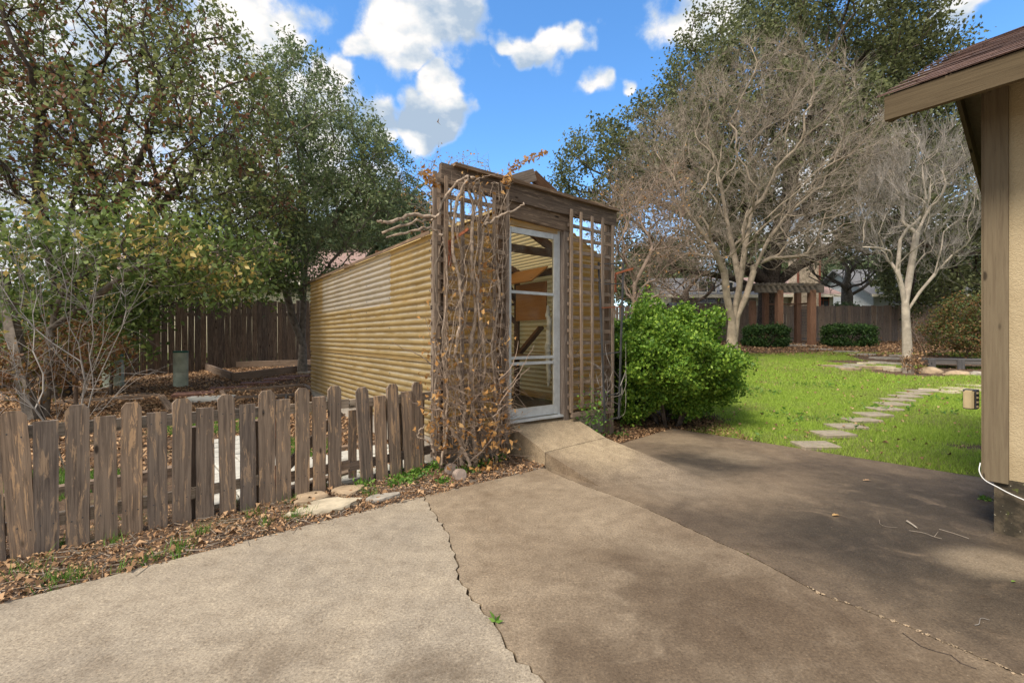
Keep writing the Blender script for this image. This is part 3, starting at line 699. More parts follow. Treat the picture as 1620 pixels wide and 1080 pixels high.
box('dirt_floor', SP(WID/2, DEP/2, FZ-.03), (WID-.06, DEP-.06, .04), M['fur'], gh, math.atan2(V_.y, V_.x))
for z_, r_ in ((1.62, .05), (1.35, .06), (1.1, .045)): pass
cl_ = np.array([tuple(p) for p in spline([SP(1.40, .05, 1.55), SP(1.415, .05, 1.2), SP(1.40, .05, .98), SP(1.42, .06, .66)], 7)]); th = np.interp(np.linspace(0, 1, len(cl_)), [0, .1, .5, .9, 1], [.012, .028, .034, .026, .01])
v, f = polytube(cl_+rng.normal(0, .006, cl_.shape), th, 9); tag(obj('hanging_cloth', npmesh('hanging_cloth', v, f, M['cloth'], True)), 'crumpled white cloth hanging inside the greenhouse behind the door glass', 'cloth')

# wooden trellises on the front, slats one by one
def trellis(v0, v1, z0, z1, nv, pitch, u0, label, vpos, seed):
    g = random.Random(seed)
    root = beam('trellis', SP(v0, u0, z0), SP(v0, u0, z1), .038, .018, M['trellis'], gh, V_); tag(root, label)
    for vv in vpos:
        beam('slat', SP(vv+g.uniform(-.008, .008), u0, z0+g.uniform(-.03, .05)), SP(vv+g.uniform(-.012, .012), u0, z1-.08*g.random()), .034, .018, M['trellis'], root, V_)
    z = z0+.05; k_ = 0
    while z < z1-.05:
        beam('slat', SP(v0-.03, u0+.024, z+g.uniform(-.01, .01)), SP(v1+.02, u0+.024, z+g.uniform(-.014, .014)), .038, .018, M['trellis'], root, (0, 0, 1)); z += pitch; k_ += 1
trellis(-.09, .70, .12, 2.66, 6, .143, -.155, 'left trellis smothered in dead vine', (.016, .185, .377, .542, .69), 1)
trellis(1.564, 2.22, .37, 2.60, 5, .143, -.155, 'bare right trellis', (1.72, 1.886, 2.059, 2.233), 2)
beam('base_board', SP(1.56, -.16, .345), SP(2.24, -.16, .335), .05, .03, M['trellis'], gh, (0, 0, 1))
# weathered second layer of stiles at the left corner
beam('corner_board', SP(-.075, -.11, .2), SP(-.07, -.11, 2.1), .05, .03, M['trellis'], gh, V_)
# rusty plant hooks
def hook(p, s_, label, tip):
    h = thing('plant_hook', p, label, 'plant hook', 'rusty iron plant hooks on the greenhouse front')
    beam('back_plate', p+Vector((0, 0, -.2)), p+Vector((0, 0, .03)), .03, .008, M['rust'], h, V_)
    beam('arm', p+Vector((0, 0, .02)), p+tip, .025, .008, M['rust'], h, (0, 0, 1))
hook(SP(.0+.04, -.19, 2.03), 1, 'rusty iron plant hook among the dead vine on the left trellis', V_*.06-U*.22+Vector((0, 0, .10)))
hook(SP(2.27, -.17, 1.93), 1, 'rusty iron plant hook at the right corner of the greenhouse', V_*.10-U*.18+Vector((0, 0, .07)))
# black metal ladder trellis leaning by the corner
mt = thing('metal_trellis', SP(WID+.02, -.4, 0), 'narrow black metal ladder trellis leaning between right corner post and big green bush', 'trellis')
a0, a1 = at(957, 5.15, 668), at(947, 5.3, 415); b0, b1 = at(979, 5.25, 662), at(986, 5.4, 415)
beam('upright', a0, a1, .018, .018, M['metal_black'], mt, V_, .001); beam('upright', b0, b1, .018, .018, M['metal_black'], mt, V_, .001)
for u_, mm in ((.01, 'metal_black'), (.16, 'metal_black'), (.42, 'metal_black'), (.71, 'rust'), (.86, 'metal_black'), (.99, 'metal_black')):
    beam('rung', a0.lerp(a1, u_), b0.lerp(b1, u_), .012, .012, M[mm], mt, (0, 0, 1), .001)

# ------------------------------------------------------------------ small stucco building on the right
HC = Vector((2.93, 2.83, 0)); HZ = .335; HW = 2.45; HL = 6.0
def HP(r, u, z): p = HC+V_*r+U*u; return Vector((p.x, p.y, z))     # r: into the building, u: away from the camera
hb = thing('stucco_building', HP(HW/2, -HL/2, 0), 'tan stucco building corner with brown trim and shingle roof at the right edge', 'building')
def hprism(name, pts, z0, z1, m): return prism(name, [(p.x, p.y) for p in pts], z0, z1, m, hb)
hprism('wall', [HP(.02, -.02, 0), HP(HW, -.02, 0), HP(HW, -HL, 0), HP(.02, -HL, 0)], HZ, 2.75, M['stucco'])
hprism('footing', [HP(.012, -.045, 0), HP(HW-.06, -.045, 0), HP(HW-.06, -HL, 0), HP(.012, -HL, 0)], -.1, HZ-.003, M['footing'])
beam('corner_board', HP(.005, -.055, HZ-.02), HP(.005, -.055, 2.72), .105, .028, M['trim'], hb, U, .001)
beam('corner_board', HP(.06, -.004, HZ-.02), HP(.06, -.004, 2.72), .10, .028, M['trim'], hb, V_, .001)
for uu in (-1.35, -2.6, -3.9): beam('batten', HP(.005, uu, HZ-.01), HP(.005, uu, 2.72), .09, .022, M['trim'], hb, U, .001)
OV = .45; EV = .373; slope = (3.585-2.715)/(1.226+OV)
def zr(r): return 2.715+(r+OV)*slope if r < 1.226 else 3.585-(r-1.226)*slope
beam('fascia', HP(-OV, EV, 2.63), HP(-OV, -HL, 2.63), .15, .035, M['fascia'], hb, (0, 0, 1), .002, 6)
for r0, r1 in ((-OV+.02, 1.226), (1.226, 2.9)):
    a, b_ = HP(r0, EV-.02, zr(r0)-.02-.0), HP(r1, EV-.02, zr(r1)-.02); d = (b_-a).normalized(); nrm = d.cross(U)
    side = Vector((0, 0, 1))
    beam('rake_board', a-Vector((0, 0, .085)), b_-Vector((0, 0, .085)), .14, .03, M['fascia'], hb, (0, 0, 1), .001)
    # roof deck and the soffit under it
    A, B, Cc, Dd = HP(r0-.02, EV-.004, zr(r0)-.02), HP(r1, EV-.004, zr(r1)-.02), HP(r1, -HL, zr(r1)-.02), HP(r0-.02, -HL, zr(r0)-.02)
    bm = bmesh.new(); tv = [bm.verts.new(p) for p in (A, B, Cc, Dd)]; bv = [bm.verts.new(p-Vector((0, 0, .022))) for p in (A, B, Cc, Dd)]
    bm.faces.new(tv); bm.faces.new(bv[::-1])
    for i in range(4): bm.faces.new((tv[i], bv[i], bv[(i+1) % 4], tv[(i+1) % 4]))
    bmesh.ops.recalc_face_normals(bm, faces=bm.faces[:]); bm_obj('roof', bm, M['trim'], hb)
roofs = [o for o in hb.children if o.name.startswith('roof')]
# wall gable triangle
bm = bmesh.new(); bm.faces.new([bm.verts.new(p) for p in (HP(.02, -.02, 2.74), HP(HW, -.02, 2.74), HP(HW/2, -.02, 3.5))]); bm_obj('gable_wall', bm, M['stucco'], hb)
# shingles, course by course on the visible slope
sh_meshes = [board_mesh(.315, .20, .008, 1, .003, M['shingle'], None, 'shingle') for _ in range(5)]
updir = (HP(1.226, 0, zr(1.226))-HP(-OV, 0, zr(-OV))).normalized(); g = random.Random(5); cnt = 0
nrm = (-U).cross(updir).normalized(); nrm = nrm if nrm.z > 0 else -nrm
for c in range(16):
    dd = -.03+c*.125
    for k_ in range(18):
        if cnt >= 288 or dd > 1.88: break
        uu = EV+.03-(k_*.322)-(.16 if c % 2 else 0)+g.uniform(-.004, .004)
        p = HP(-OV, uu, zr(-OV))+updir*(dd+.10+g.uniform(-.006, .006))+nrm*(.004+g.uniform(0, .003))
        mw = frame(p, -U, updir + nrm*-.045)
        obj('shingle', g.choice(sh_meshes), roofs[0], mw); cnt += 1
# beige box with black vents on the far wall
mb = thing('outlet_box', HP(0.0, .12, .77), 'beige plastic cover with black slotted back on the stucco building corner', 'outlet box')
bx = at(1533, 3.05, 632); box('cover', bx, (.05, .05, .125), M['beige'], mb, math.atan2(V_.y, V_.x), .008, 2)
box('back_plate', bx+V_*.062, (.075, .07, .13), M['metal_black'], mb, math.atan2(V_.y, V_.x), .004)
for k_ in range(4): box('slot', bx+V_*.040-U*.036+Vector((0, 0, -.045+k_*.03)), (.03, .01, .012), M['beige'], mb, math.atan2(V_.y, V_.x))
cbl = [HP(-.02, .01, .42), HP(-.035, .012, .37), HP(-.04, -.01, .325), HP(-.035, -.06, .295), HP(-.03, -.17, .245), HP(-.03, -.5, .14), HP(-.03, -1.6, .12), HP(-.03, -2.8, .12)]
tag(tube_obj('white_cable', cbl, .003, M['cable'], None, 6, 10), 'white cable sagging along the foot of the stucco wall', 'cable')

# ------------------------------------------------------------------ picket fence and gate
FA = Vector((-2.705, 2.47, 0)); FB = Vector((-.80, 4.13, 0)); fd = (FB-FA).normalized(); fn = Vector((fd.y, -fd.x, 0))   # towards the camera
def on_fence(px):
    k_ = (px-CX)/F; return (k_*FA.y-FA.x)/(fd.x-k_*fd.y)
pk_tall = [(21, 42, 0), (123, 123, 0), (208, 208, 0), (287, 287, 0), (358, 360, 0), (420, 421, 0)]
rows = [(21, 42, 649, .105), (74, 75, 664, .1), (123, 124, 639, .1), (167, 168, 657, .1), (208, 209, 636, .1), (248, 249, 651, .098), (287, 287, 629, .1), (324, 323, 644, .1), (357, 359, 623, .095), (390, 391, 638, .094), (420, 421, 617, .104)]
rows_g = [(446, 446, 631, .1), (476, 476, 613, .098), (503, 503, 627, .096), (527, 528, 610, .1)]
rows_r = [(570, 579, 612, .105), (597, 602, 625, .098), (617, 624, 607, .1), (640, 646, 618, .098), (657, 660, 604, .1)]
random.seed(21)
def picket(pxt, pxb, pyt, wd, parent):
    tb, tt = on_fence(pxb), on_fence(pxt); b_ = FA+fd*tb; t_ = FA+fd*tt; z1 = EYE+(HY-pyt)/F*t_.y
    short = z1 < .765
    p0 = b_+fn*.03+Vector((0, 0, -.025+random.uniform(-.01, .012))); p1 = t_+fn*(.03+random.uniform(-.008, .008)); p1.z = z1
    o_ = beam('picket', p0, p1, wd, .02, M['picket'], parent, fd, .0035, 4, None if short else 'dog')
    for zz in (.18, .60):
        for s_ in (-1, 1):
            pass
    return o_
def railp(t0, t1, z0, z1, off_, parent, m='rail', w_=.07, name='rail'): return beam(name, FA+fd*t0+fn*off_+Vector((0, 0, z0)), FA+fd*t1+fn*off_+Vector((0, 0, z1)), w_, .035, M[m], parent, (0, 0, 1), .003, 6)
tg0, tg1 = on_fence(433), on_fence(541); tl1 = on_fence(558)
pf = thing('picket_fence', FA+fd*.8, 'weathered brown picket fence section left of the gate', 'fence')
for r_ in rows: picket(*r_, pf)
picket(-22, -10, 640, .1, pf); picket(-75, -62, 655, .1, pf)
railp(-.6, tg0-.01, .685, .665, -.005, pf); railp(-.6, tg0-.01, .16, .18, -.005, pf)
for tt in (-.3, on_fence(312), tg0-.07): beam('post', FA+fd*tt-fn*.06+Vector((0, 0, -.1)), FA+fd*tt-fn*.06+Vector((0, 0, .60)), .085, .085, M['timber'], pf, fd)
gt = thing('picket_gate', FA+fd*(tg0+tg1)/2, 'narrow picket gate with rusty hinges between the two fence sections', 'gate')
for r_ in rows_g: picket(*r_, gt)
railp(tg0+.02, tg1+.05, .665, .665, -.005, gt); railp(tg0+.02, tg1+.06, .155, .17, -.005, gt, 'timber')
beam('brace', FA+fd*(tg0+.04)-fn*.03+Vector((0, 0, .18)), FA+fd*tg1-fn*.03+Vector((0, 0, .60)), .07, .02, M['picket'], gt, (0, 0, 1))
for zz in (.2, .54): beam('hinge', FA+fd*(tg0-.005)+fn*.028+Vector((0, 0, zz-.07)), FA+fd*(tg0-.005)+fn*.028+Vector((0, 0, zz+.07)), .018, .02, M['rust'], gt, fd, .001)
beam('latch', FA+fd*(tg1-.0)+fn*.0+Vector((0, 0, .665)), FA+fd*(tg1+.15)+Vector((0, 0, .665)), .012, .012, M['alu'], gt, fn, .001)
pr = thing('picket_fence', FA+fd*2.2, 'short weathered picket fence section between the gate and the dead vine', 'fence')
for r_ in rows_r: picket(*r_, pr)
railp(tl1-.03, 2.62, .66, .665, -.005, pr); railp(tl1-.03, 2.62, .15, .17, -.005, pr, 'timber')
for par_, rws in ((pf, rows), (gt, rows_g), (pr, rows_r)):
    pts = []
    for (pxt, pxb, pyt, wd) in rws:
        for zz in (.16, .67):
            p = FA+fd*((on_fence(pxb)*(1-zz/.8)+on_fence(pxt)*zz/.8)); pts += [p+fn*.0425+fd*(s_*wd*.25+random.uniform(-.006, .006))+Vector((0, 0, zz+random.uniform(-.012, .012))) for s_ in (-1, 1)]
    dots('nails', pts, .0042, M['metal_black'], par_, fn)
# second run of pickets behind, seen through the gaps
for px in (585, 608, 633, 652, 668): 
    tt = on_fence(px); q = FA+fd*tt-fn*.05; beam('rear_picket', q+Vector((0, 0, .02)), q+Vector((0, 0, .64+.03*random.random())), .09, .02, M['picket'], pr, fd, .003)
q = FA+fd*(tl1+.01)-fn*.03; beam('rear_picket', q+Vector((0, 0, .05)), q+Vector((0, 0, .60)), .06, .03, M['picket'], pr, fd)

# ------------------------------------------------------------------ tall board fences
def board_fence(p0, p1, h, m, label, width=.14, gap=.008, seed=1, skip=(), hj=.03, rails=True, toward=None):
    g = random.Random(seed); p0 = Vector(p0); p1 = Vector(p1); d = (p1-p0); L = d.length; d.normalize(); nn = Vector((d.y, -d.x, 0))
    fz = thing('board_fence', (p0+p1)/2+Vector((0, 0, gzf(*((p0+p1)/2)[:2]))), label, 'fence')
    ms = [board_mesh(h, width, .018, 2, .004, M[m], None, 'board') for _ in range(6)]
    n = int(L/(width+gap)); gr = []
    for i in range(n):
        if i in skip: continue
        q = p0+d*(i+.5)*(width+gap); z = gzf(q.x, q.y)+g.uniform(-.02, .02)-(.01)
        mw = frame((q.x, q.y, z), (d.x*g.uniform(-.006, .006), d.y*g.uniform(-.006, .006), 1), d)
        o_ = obj('board', g.choice(ms), fz, mw @ Matrix.Diagonal((1+g.uniform(-hj, hj)*.6, g.uniform(.93, 1.0), 1, 1)))
    for zz in (.3, 1.45):
        a = p0-nn*.03 if toward is None else p0+nn*.03; b_ = p1-nn*.03 if toward is None else p1+nn*.03
        k_ = max(1, int(L/2.4))
        for i in range(k_):
            q0 = a.lerp(b_, i/k_); q1 = a.lerp(b_, (i+1)/k_); beam('rail', (q0.x, q0.y, gzf(q0.x, q0.y)+zz), (q1.x, q1.y, gzf(q1.x, q1.y)+zz), .085, .04, M[m], fz, (0, 0, 1), .003)
    return fz
LF0 = Vector((-12.0, 6.2, 0)); LFd = Vector((.6, .8, 0)); 
board_fence(LF0, LF0+LFd*17.5, 1.84, 'plank_dark', 'old dark brown board fence along the left side behind the raised beds', .135, .003, 3, hj=.05)
c_ = LF0+LFd*17.5
board_fence((c_.x, c_.y, 0), (4.6, 23.4, 0), 1.84, 'plank', 'grey board fence far behind the greenhouse, left of the pergola', .14, .008, 5)
board_fence((4.6, 23.4, 0), (27, 23.0, 0), 1.84, 'plank', 'grey-brown board fence across the back behind the pergola and hedges', .14, .007, 6)

# ------------------------------------------------------------------ left yard: beds, pavers, pipes
def bed(label, segs, w_=.09, h_=.12):
    ps = [tuple(gpt(*p)) for sg in segs for p in sg]; c = Vector(ps[0])
    b0 = thing('garden_bed', c, label, 'garden bed')
    for (a, b_) in segs:
        A, B = gpt(*a), gpt(*b_); beam('timber', A+Vector((0, 0, h_/2-.02)), B+Vector((0, 0, h_/2-.02)), h_, w_, M['timber'], b0, (0, 0, 1), .005, 4)
bed('raised timber bed against the dark fence left of the greenhouse', [((369, 603), (500, 586)), ((322, 585), (367, 602)), ((322, 584), (492, 579))], .06, .2)
bed('low timber edging of the leaf-filled bed behind the left pickets', [((85, 640), (253, 629)), ((254, 629), (272, 653))], .09, .08)
bed('narrow timber bed with weeds beside the greenhouse wall', [((350, 622), (481, 612)), ((482, 612), (500, 624)), ((372, 632), (465, 628)), ((350, 622), (375, 660))], .06, .08)
bed('weathered timber lying behind the leftmost pickets', [((-60, 812), (275, 752))], .09, .1)
bed('old timber edge behind the gate', [((520, 718), (600, 705)), ((440, 790), (560, 752))], .08, .08)
def slab(name, c, sx, sy, h, rot, m, parent=None, jit=.004):
    z = gzf(c[0], c[1]); bm = bmesh.new(); bmesh.ops.create_cube(bm, size=1); bmesh.ops.scale(bm, vec=(sx, sy, h), verts=bm.verts)
    bmesh.ops.bevel(bm, geom=bm.edges[:], offset=min(.008, h*.2), segments=1, affect='EDGES')
    for v in bm.verts: v.co += Vector((random.uniform(-jit, jit), random.uniform(-jit, jit), random.uniform(-jit, jit)*.5))
    return bm_obj(name, bm, m, parent, Matrix.Translation((c[0], c[1], z+h*.5-.012)) @ Matrix.Rotation(rot, 4, 'Z') @ Matrix.Rotation(random.uniform(-.02, .02), 4, 'X'))
pth = prism('garden_path', [(-2.75, 4.2), (-1.9, 3.75), (-1.7, 3.95), (-2.5, 5.1)], -.1, .006, M['ground'])
tag(pth, 'path of pale square pavers behind the picket fence', kind='structure')
rot0 = math.atan2(fd.y, fd.x)
for a in range(4):
    for b_ in range(11):
        p = FA+fd*(1.0+a*.20)-fn*(.22+b_*.205); z = gzf(p.x, p.y)
        o_ = slab('paver', (p.x, p.y), .19, .195, .05, rot0, M['paver_white'], pth)
for a in range(3):
    for b_ in range(3):
        p = FA+fd*(1.85+a*.31)-fn*(.2+b_*.31); slab('paver', (p.x, p.y), .30, .30, .05, rot0, M['paver_white'], pth)
rp = tag(prism('red_path', [(-5.6, 7.5), (-5.3, 7.5), (-5.3, 7.9)], -.1, gzf(-5.4, 7.6)-.01, M['ground']), 'row of sunken red pavers leading past the raised bed', kind='structure')
for px, py in ((307, 624), (362, 614.5), (408, 607), (442, 601), (466, 597)):
    p = gpt(px, py); slab('paver', (p.x, p.y), .62, .42, .05, .5, M['paver_red'], rp)
p = gpt(330, 632); slab('paver', (p.x, p.y), .7, .55, .05, .3, M['paver_white'], rp); p = gpt(488, 590); slab('paver', (p.x, p.y), .5, .5, .05, .3, M['paver'], rp)
def pipe(px, py, r, h, label, tilt=0):
    b_ = gpt(px, py); pp = thing('vent_pipe', b_, label, 'pipe')
    v, f = polytube([b_+Vector((0, 0, -.05)), b_+Vector((tilt*h, 0, h))], [r, r], 20); obj('pipe', npmesh('pipe', v, f, M['pvc'], True), pp)
    t_ = b_+Vector((tilt*h, 0, h)); ang = np.linspace(0, 2*np.pi, 20, endpoint=False)
    bm = bmesh.new(); bmesh.ops.create_cone(bm, cap_ends=True, segments=20, radius1=r*1.07, radius2=r*1.0, depth=.035)
    bm_obj('cap', bm, M['pvc_cap'], pp, Matrix.Translation(t_))
pipe(286, 612, .125, .70, 'stout pale green pipe with a dark cap standing in the leaves before the fence')
pipe(180, 611, .17, .62, 'thick green pipe half hidden by the shrubs further left', -.05)
pst = gpt(52, 665); lp = beam('leaning_post', pst, pst+Vector((-.55, .1, 2.0)), .14, .1, M['bark_grey'], None, (1, 0, 0)); tag(lp, 'weathered grey post leaning at the left edge behind the bare shrub', 'post')
# stake behind the gate
q = gpt(453, 655); tag(beam('garden_stake', q, q+Vector((0, 0, .28)), .02, .02, M['metal_black'], None, (1, 0, 0)), 'small black stake standing behind the gate', 'stake')

# ------------------------------------------------------------------ stones
def rock(px, py, sx, sy, sz, m, label, seed, flat=True, Yoff=0, rot=0, name='flagstone', cat='stone'):
    g = np.random.default_rng(seed); bm = bmesh.new(); bmesh.ops.create_icosphere(bm, subdivisions=3, radius=1)
    for v in bm.verts:
        c = v.co.copy(); k_ = 1+.22*math.sin(c.x*3.1+seed)+.16*math.sin(c.y*4.3+seed*2)+g.normal(0, .03)
        if flat: c.z = max(-.8, min(.55, c.z*2.2)); 
        v.co = Vector((c.x*sx*k_, c.y*sy*k_, (c.z+g.normal(0, .04))*sz))
    p = gpt(px, py); o_ = bm_obj(name, bm, m, None, Matrix.Translation(p+Vector((0, 0, sz*.1+(.012 if flat else 0)))) @ Matrix.Rotation(rot, 4, 'Z'))
    return tag(o_, label, cat)
rock(512, 806, .27, .12, .03, M['stone_pale'], 'large pale flat stone at the patio edge below the gate', 1, rot=.62)
rock(495, 791, .15, .09, .03, M['stone_tan'], 'tan flat stone under the gate pickets', 2, rot=.6)
rock(555, 778, .12, .09, .03, M['stone_tan'], 'small tan flat stone right of the gate', 3, rot=.6)
rock(607, 790, .10, .07, .025, M['stone_grey'], 'grey flat stone just above the start of the crack', 4, rot=.6)
def edging(px, py, label):
    p = gpt(px, py); bm = bmesh.new(); bmesh.ops.create_cone(bm, cap_ends=True, segments=18, radius1=.055, radius2=.055, depth=.07)
    bmesh.ops.bevel(bm, geom=[e for e in bm.edges if abs(e.verts[0].co.z-e.verts[1].co.z) < 1e-4], offset=.008, segments=2, affect='EDGES')
    tag(bm_obj('edging_block', bm, M['edging'], None, Matrix.Translation(p+Vector((0, 0, .035))) @ Matrix.Rotation(.6, 4, 'Z') @ Matrix.Rotation(R(78), 4, 'X')), label, 'edging block', 'round concrete edging blocks by the vine')
edging(727, 758, 'nearer of two round-topped edging blocks among the weeds'); edging(714, 749, 'farther of two round-topped edging blocks among the weeds')
rock(1420, 592, .001, .001, .001, M['stone_pale'], 'tiny pebble by the pale trunk', 50, name='pebble') if False else None
rock(1471, 590, .24, .14, .13, M['stone_tan'], 'rounded tan boulder beside the pale trunk', 6, False, name='boulder', cat='boulder')
rock(1513, 593, .3, .18, .09, M['stone_tan'], 'flat-topped brown boulder in front of the low deck', 7, False, name='boulder', cat='boulder')
rock(1545, 594, .2, .12, .09, M['stone_grey'], 'small brown rock at the building corner below the deck', 8, False, name='boulder', cat='boulder')
fl = tag(prism('flagstone_patch', [(7.3, 11.3), (7.6, 11.3), (7.6, 11.5)], 0, gzf(7.4, 11.4)-.02, M['ground']), 'patch of flat pale flagstones in the lawn left of the pale trunk', kind='structure')
random.seed(4)
for px, py, sx, mm in ((1318, 581, .3, 'stone_tan'), (1335, 583, .28, 'stone_grey'), (1352, 580, .3, 'stone_grey'), (1370, 577, .3, 'stone_pale'), (1388, 575.5, .28, 'stone_grey'), (1404, 577, .3, 'stone_grey'), (1345, 586, .3, 'stone_tan'), (1375, 583, .34, 'stone_tan'), (1400, 583, .3, 'stone_pale'), (1412, 586, .26, 'stone_pale'), (1418, 578, .2, 'stone_grey')):
    p = gpt(px, py); pts = [(p.x+sx*random.uniform(.7, 1.05)*math.cos(a_*1.05), p.y+sx*.8*random.uniform(.7, 1.05)*math.sin(a_*1.05)) for a_ in range(6)]
    prism('flagstone', pts, p.z-.05, p.z+.055+random.uniform(0, .01), M[mm], fl)
for i, (px, py, s_) in enumerate(((1298, 553, .45), (1338, 557, .5), (1365, 561, .5), (1400, 567, .5), (1432, 568, .4), (1420, 563, .3))):
    p = gpt(px, py); pts = [(p.x+s_*random.uniform(.8, 1.1)*math.cos(a_*1.05), p.y+s_*.6*random.uniform(.8, 1.1)*math.sin(a_*1.05)) for a_ in range(6)]
    prism('flagstone', pts, p.z-.05, p.z+.04, M['stone_grey'], fl)
# stepping stones
sp_ = tag(prism('stepping_path', [(3.2, 4.9), (3.4, 4.9), (3.3, 5.0)], -.1, gzf(3.3, 4.95)-.02, M['ground']), 'line of concrete stepping stones curving across the lawn', kind='structure')
steps = [(1290, 707), (1318, 689), (1338, 677), (1362, 667), (1381, 658), (1399, 649), (1410, 641.5), (1419, 634.5), (1432, 629), (1445, 624.5), (1458, 620.5)]
for i, (px, py) in enumerate(steps):
    p = gpt(px, py); slab('stepping_stone', (p.x, p.y), .40, .27, .05, .05+random.uniform(-.06, .06), M['paver'], sp_, .003)
for i, (px, py, s_) in enumerate(((1473, 617.5, .22), (1490, 619.5, .24), (1506, 614.5, .25), (1522, 618, .26), (1538, 610.5, .3), (1500, 622, .2), (1548, 617, .26))):
    p = gpt(px, py); pts = [(p.x+s_*random.uniform(.8, 1.1)*math.cos(a_*1.05), p.y+s_*.9*random.uniform(.8, 1.1)*math.sin(a_*1.05)) for a_ in range(6)]
    prism('stepping_stone', pts, p.z-.05, p.z+.025, M['stone_pale'], sp_)

# low grey deck
dk = thing('low_deck', gpt(1510, 585), 'low dark grey wooden deck platform standing at the right of the yard', 'deck')
d0 = at(1466, 11.4); d1 = at(1600, 10.9); zt = EYE+(HY-569)/F*11.2
for k_ in range(5):
    o_ = Vector((.12, .95, 0)).normalized()*(.14*k_); beam('deck_board', (d0.x+o_.x, d0.y+o_.y, zt), (d1.x+o_.x, d1.y+o_.y, zt), .13, .03, M['deckwood'], dk, (0, 1, 0))
beam('deck_skirt', (d0.x, d0.y-.04, zt-.06), (d1.x, d1.y-.04, zt-.06), .1, .03, M['deckwood'], dk, (0, 0, 1))
for u_ in (.03, .38, .75): q = d0.lerp(d1, u_); beam('leg', (q.x, q.y-.075, gzf(q.x, q.y)-.03), (q.x, q.y-.075, zt+.0), .16, .04, M['deckwood'], dk, (1, 0, 0))

# ------------------------------------------------------------------ pergola
PY = 18.2
pg = thing('pergola', at(1250, PY, z=gzf(8, PY)), 'small pergola with red-brown posts and grey top boards before the back fence', 'pergola')
def ppost(px, Y, pyt, pyb, w_=.22, m='redwood'): a = at(px, Y, pyb); b_ = at(px, Y, pyt); beam('post', a, b_, w_, w_, M[m], pg, (1, 0, 0))
ppost(1232.5, 18.0, 459, 547); ppost(1284, 18.0, 459, 546); ppost(1262, 19.8, 460, 543, .2); ppost(1211, 19.8, 460, 540, .2)
ppost(1190.5, 18.6, 476, 540, .2)
for Y, py in ((17.95, 457), (18.15, 457), (19.8, 456)):
    beam('top_beam', at(1194 if Y < 19 else 1200, Y, py), at(1303, Y, py), .30, .06, M['pergola'], pg, (0, 0, 1))
for k_ in range(12):
    px = 1199+k_*9; a = at(px, 17.6, 449); b_ = Vector((a.x-.25, 20.2, a.z)); beam('rafter', a, b_, .09, .05, M['pergola'], pg, (0, 0, 1))
beam('cross_rail', at(1211, 19.8, 481), at(1262, 19.8, 481), .07, .05, M['redwood'], pg, (0, 0, 1)); beam('cross_rail', at(1262, 18.9, 481), at(1284, 18.1, 480), .07, .05, M['redwood'], pg, (0, 0, 1))
beam('bench_seat', at(1236, 20.2, 535), at(1345, 20.4, 536), .3, .05, M['deckwood'], pg, (0, 1, 0))
parts = []
for k_ in range(7): parts.append(polytube([at(1266+k_*2.1, 18.9, 490), at(1266+k_*2.1, 18.9, 528)], [.006]*2, 4))
for k_ in range(9): parts.append(polytube([at(1266, 18.9, 490+k_*4.7), at(1279, 18.9, 490+k_*4.7)], [.006]*2, 4))
v, f = join(parts); obj('wire_panel', npmesh('wire_panel', v, f, M['metal_black']), pg)
pgs = [(at(1225, 17.6, z=0)), (at(1292, 17.6, z=0)), (at(1290, 20.0, z=0)), (at(1205, 20, z=0))]
tag(prism('pergola_pad', [(p.x, p.y) for p in pgs], .5, 1, M['stone_grey'], None, lambda x, y: gzf(x, y)+.035), 'grey stone pad under the pergola', kind='structure')

# ------------------------------------------------------------------ neighbouring houses
def gable_house(name, label, x0, x1, y0, y1, zb, ze, zrg, wallm, roofm, over=.5, ridge='x'):
    h = thing(name, ((x0+x1)/2, (y0+y1)/2, zb), label, 'house')
    wl = box('wall', ((x0+x1)/2, (y0+y1)/2, (zb+ze)/2), (x1-x0, y1-y0, ze-zb), M[wallm], h)
    ym = (y0+y1)/2
    for s_, ya in ((1, y0-over), (-1, y1+over)):
        bm = bmesh.new(); tv = [bm.verts.new(p) for p in ((x0-over, ya, ze-.05), (x1+over, ya, ze-.05), (x1+over, ym, zrg), (x0-over, ym, zrg))]; bv = [bm.verts.new(v.co-Vector((0, 0, .12))) for v in tv]
        bm.faces.new(tv); bm.faces.new(bv[::-1])
        for i in range(4): bm.faces.new((tv[i], bv[i], bv[(i+1) % 4], tv[(i+1) % 4]))
        bmesh.ops.recalc_face_normals(bm, faces=bm.faces[:]); bm_obj('roof', bm, M[roofm], h)
    for xx in (x0+.01, x1-.01):
        bm = bmesh.new(); bm.faces.new([bm.verts.new(p) for p in ((xx, y0, ze-.06), (xx, y1, ze-.06), (xx, ym, zrg-.13))]); bm_obj('gable_wall', bm, M[wallm], h)
    beam('fascia', (x0-over, y0-over-.02, ze-.13), (x1+over, y0-over-.02, ze-.13), .2, .04, M['cream2'], h, (0, 0, 1))
    return h, wl
def window(h, wl, px, Y, py0, py1, wpx, m='dark', trim='white'):
    a, b_ = at(px, Y, py1), at(px, Y, py0); ww = wpx/F*Y; hh = b_.z-a.z
    fr_ = box('window', (a.x, Y, (a.z+b_.z)/2), (ww+.16, .10, hh+.16), M[trim], h); box('pane', (a.x, Y-.055, (a.z+b_.z)/2), (ww, .02, hh), M[m], fr_)
    box('glazing_bar', (a.x, Y-.07, (a.z+b_.z)/2), (.05, .02, hh), M[trim], fr_); box('glazing_bar', (a.x, Y-.072, (a.z+b_.z)/2), (ww, .02, .05), M[trim], fr_)
h1, w1 = gable_house('neighbour_house', 'cream house with a wide pink-brown roof beyond the left fence', -17.5, -7.2, 19, 27, .2, 3.55, 6.2, 'cream', 'pinkroof')
window(h1, w1, 178, 18.97, 437, 478, 26)
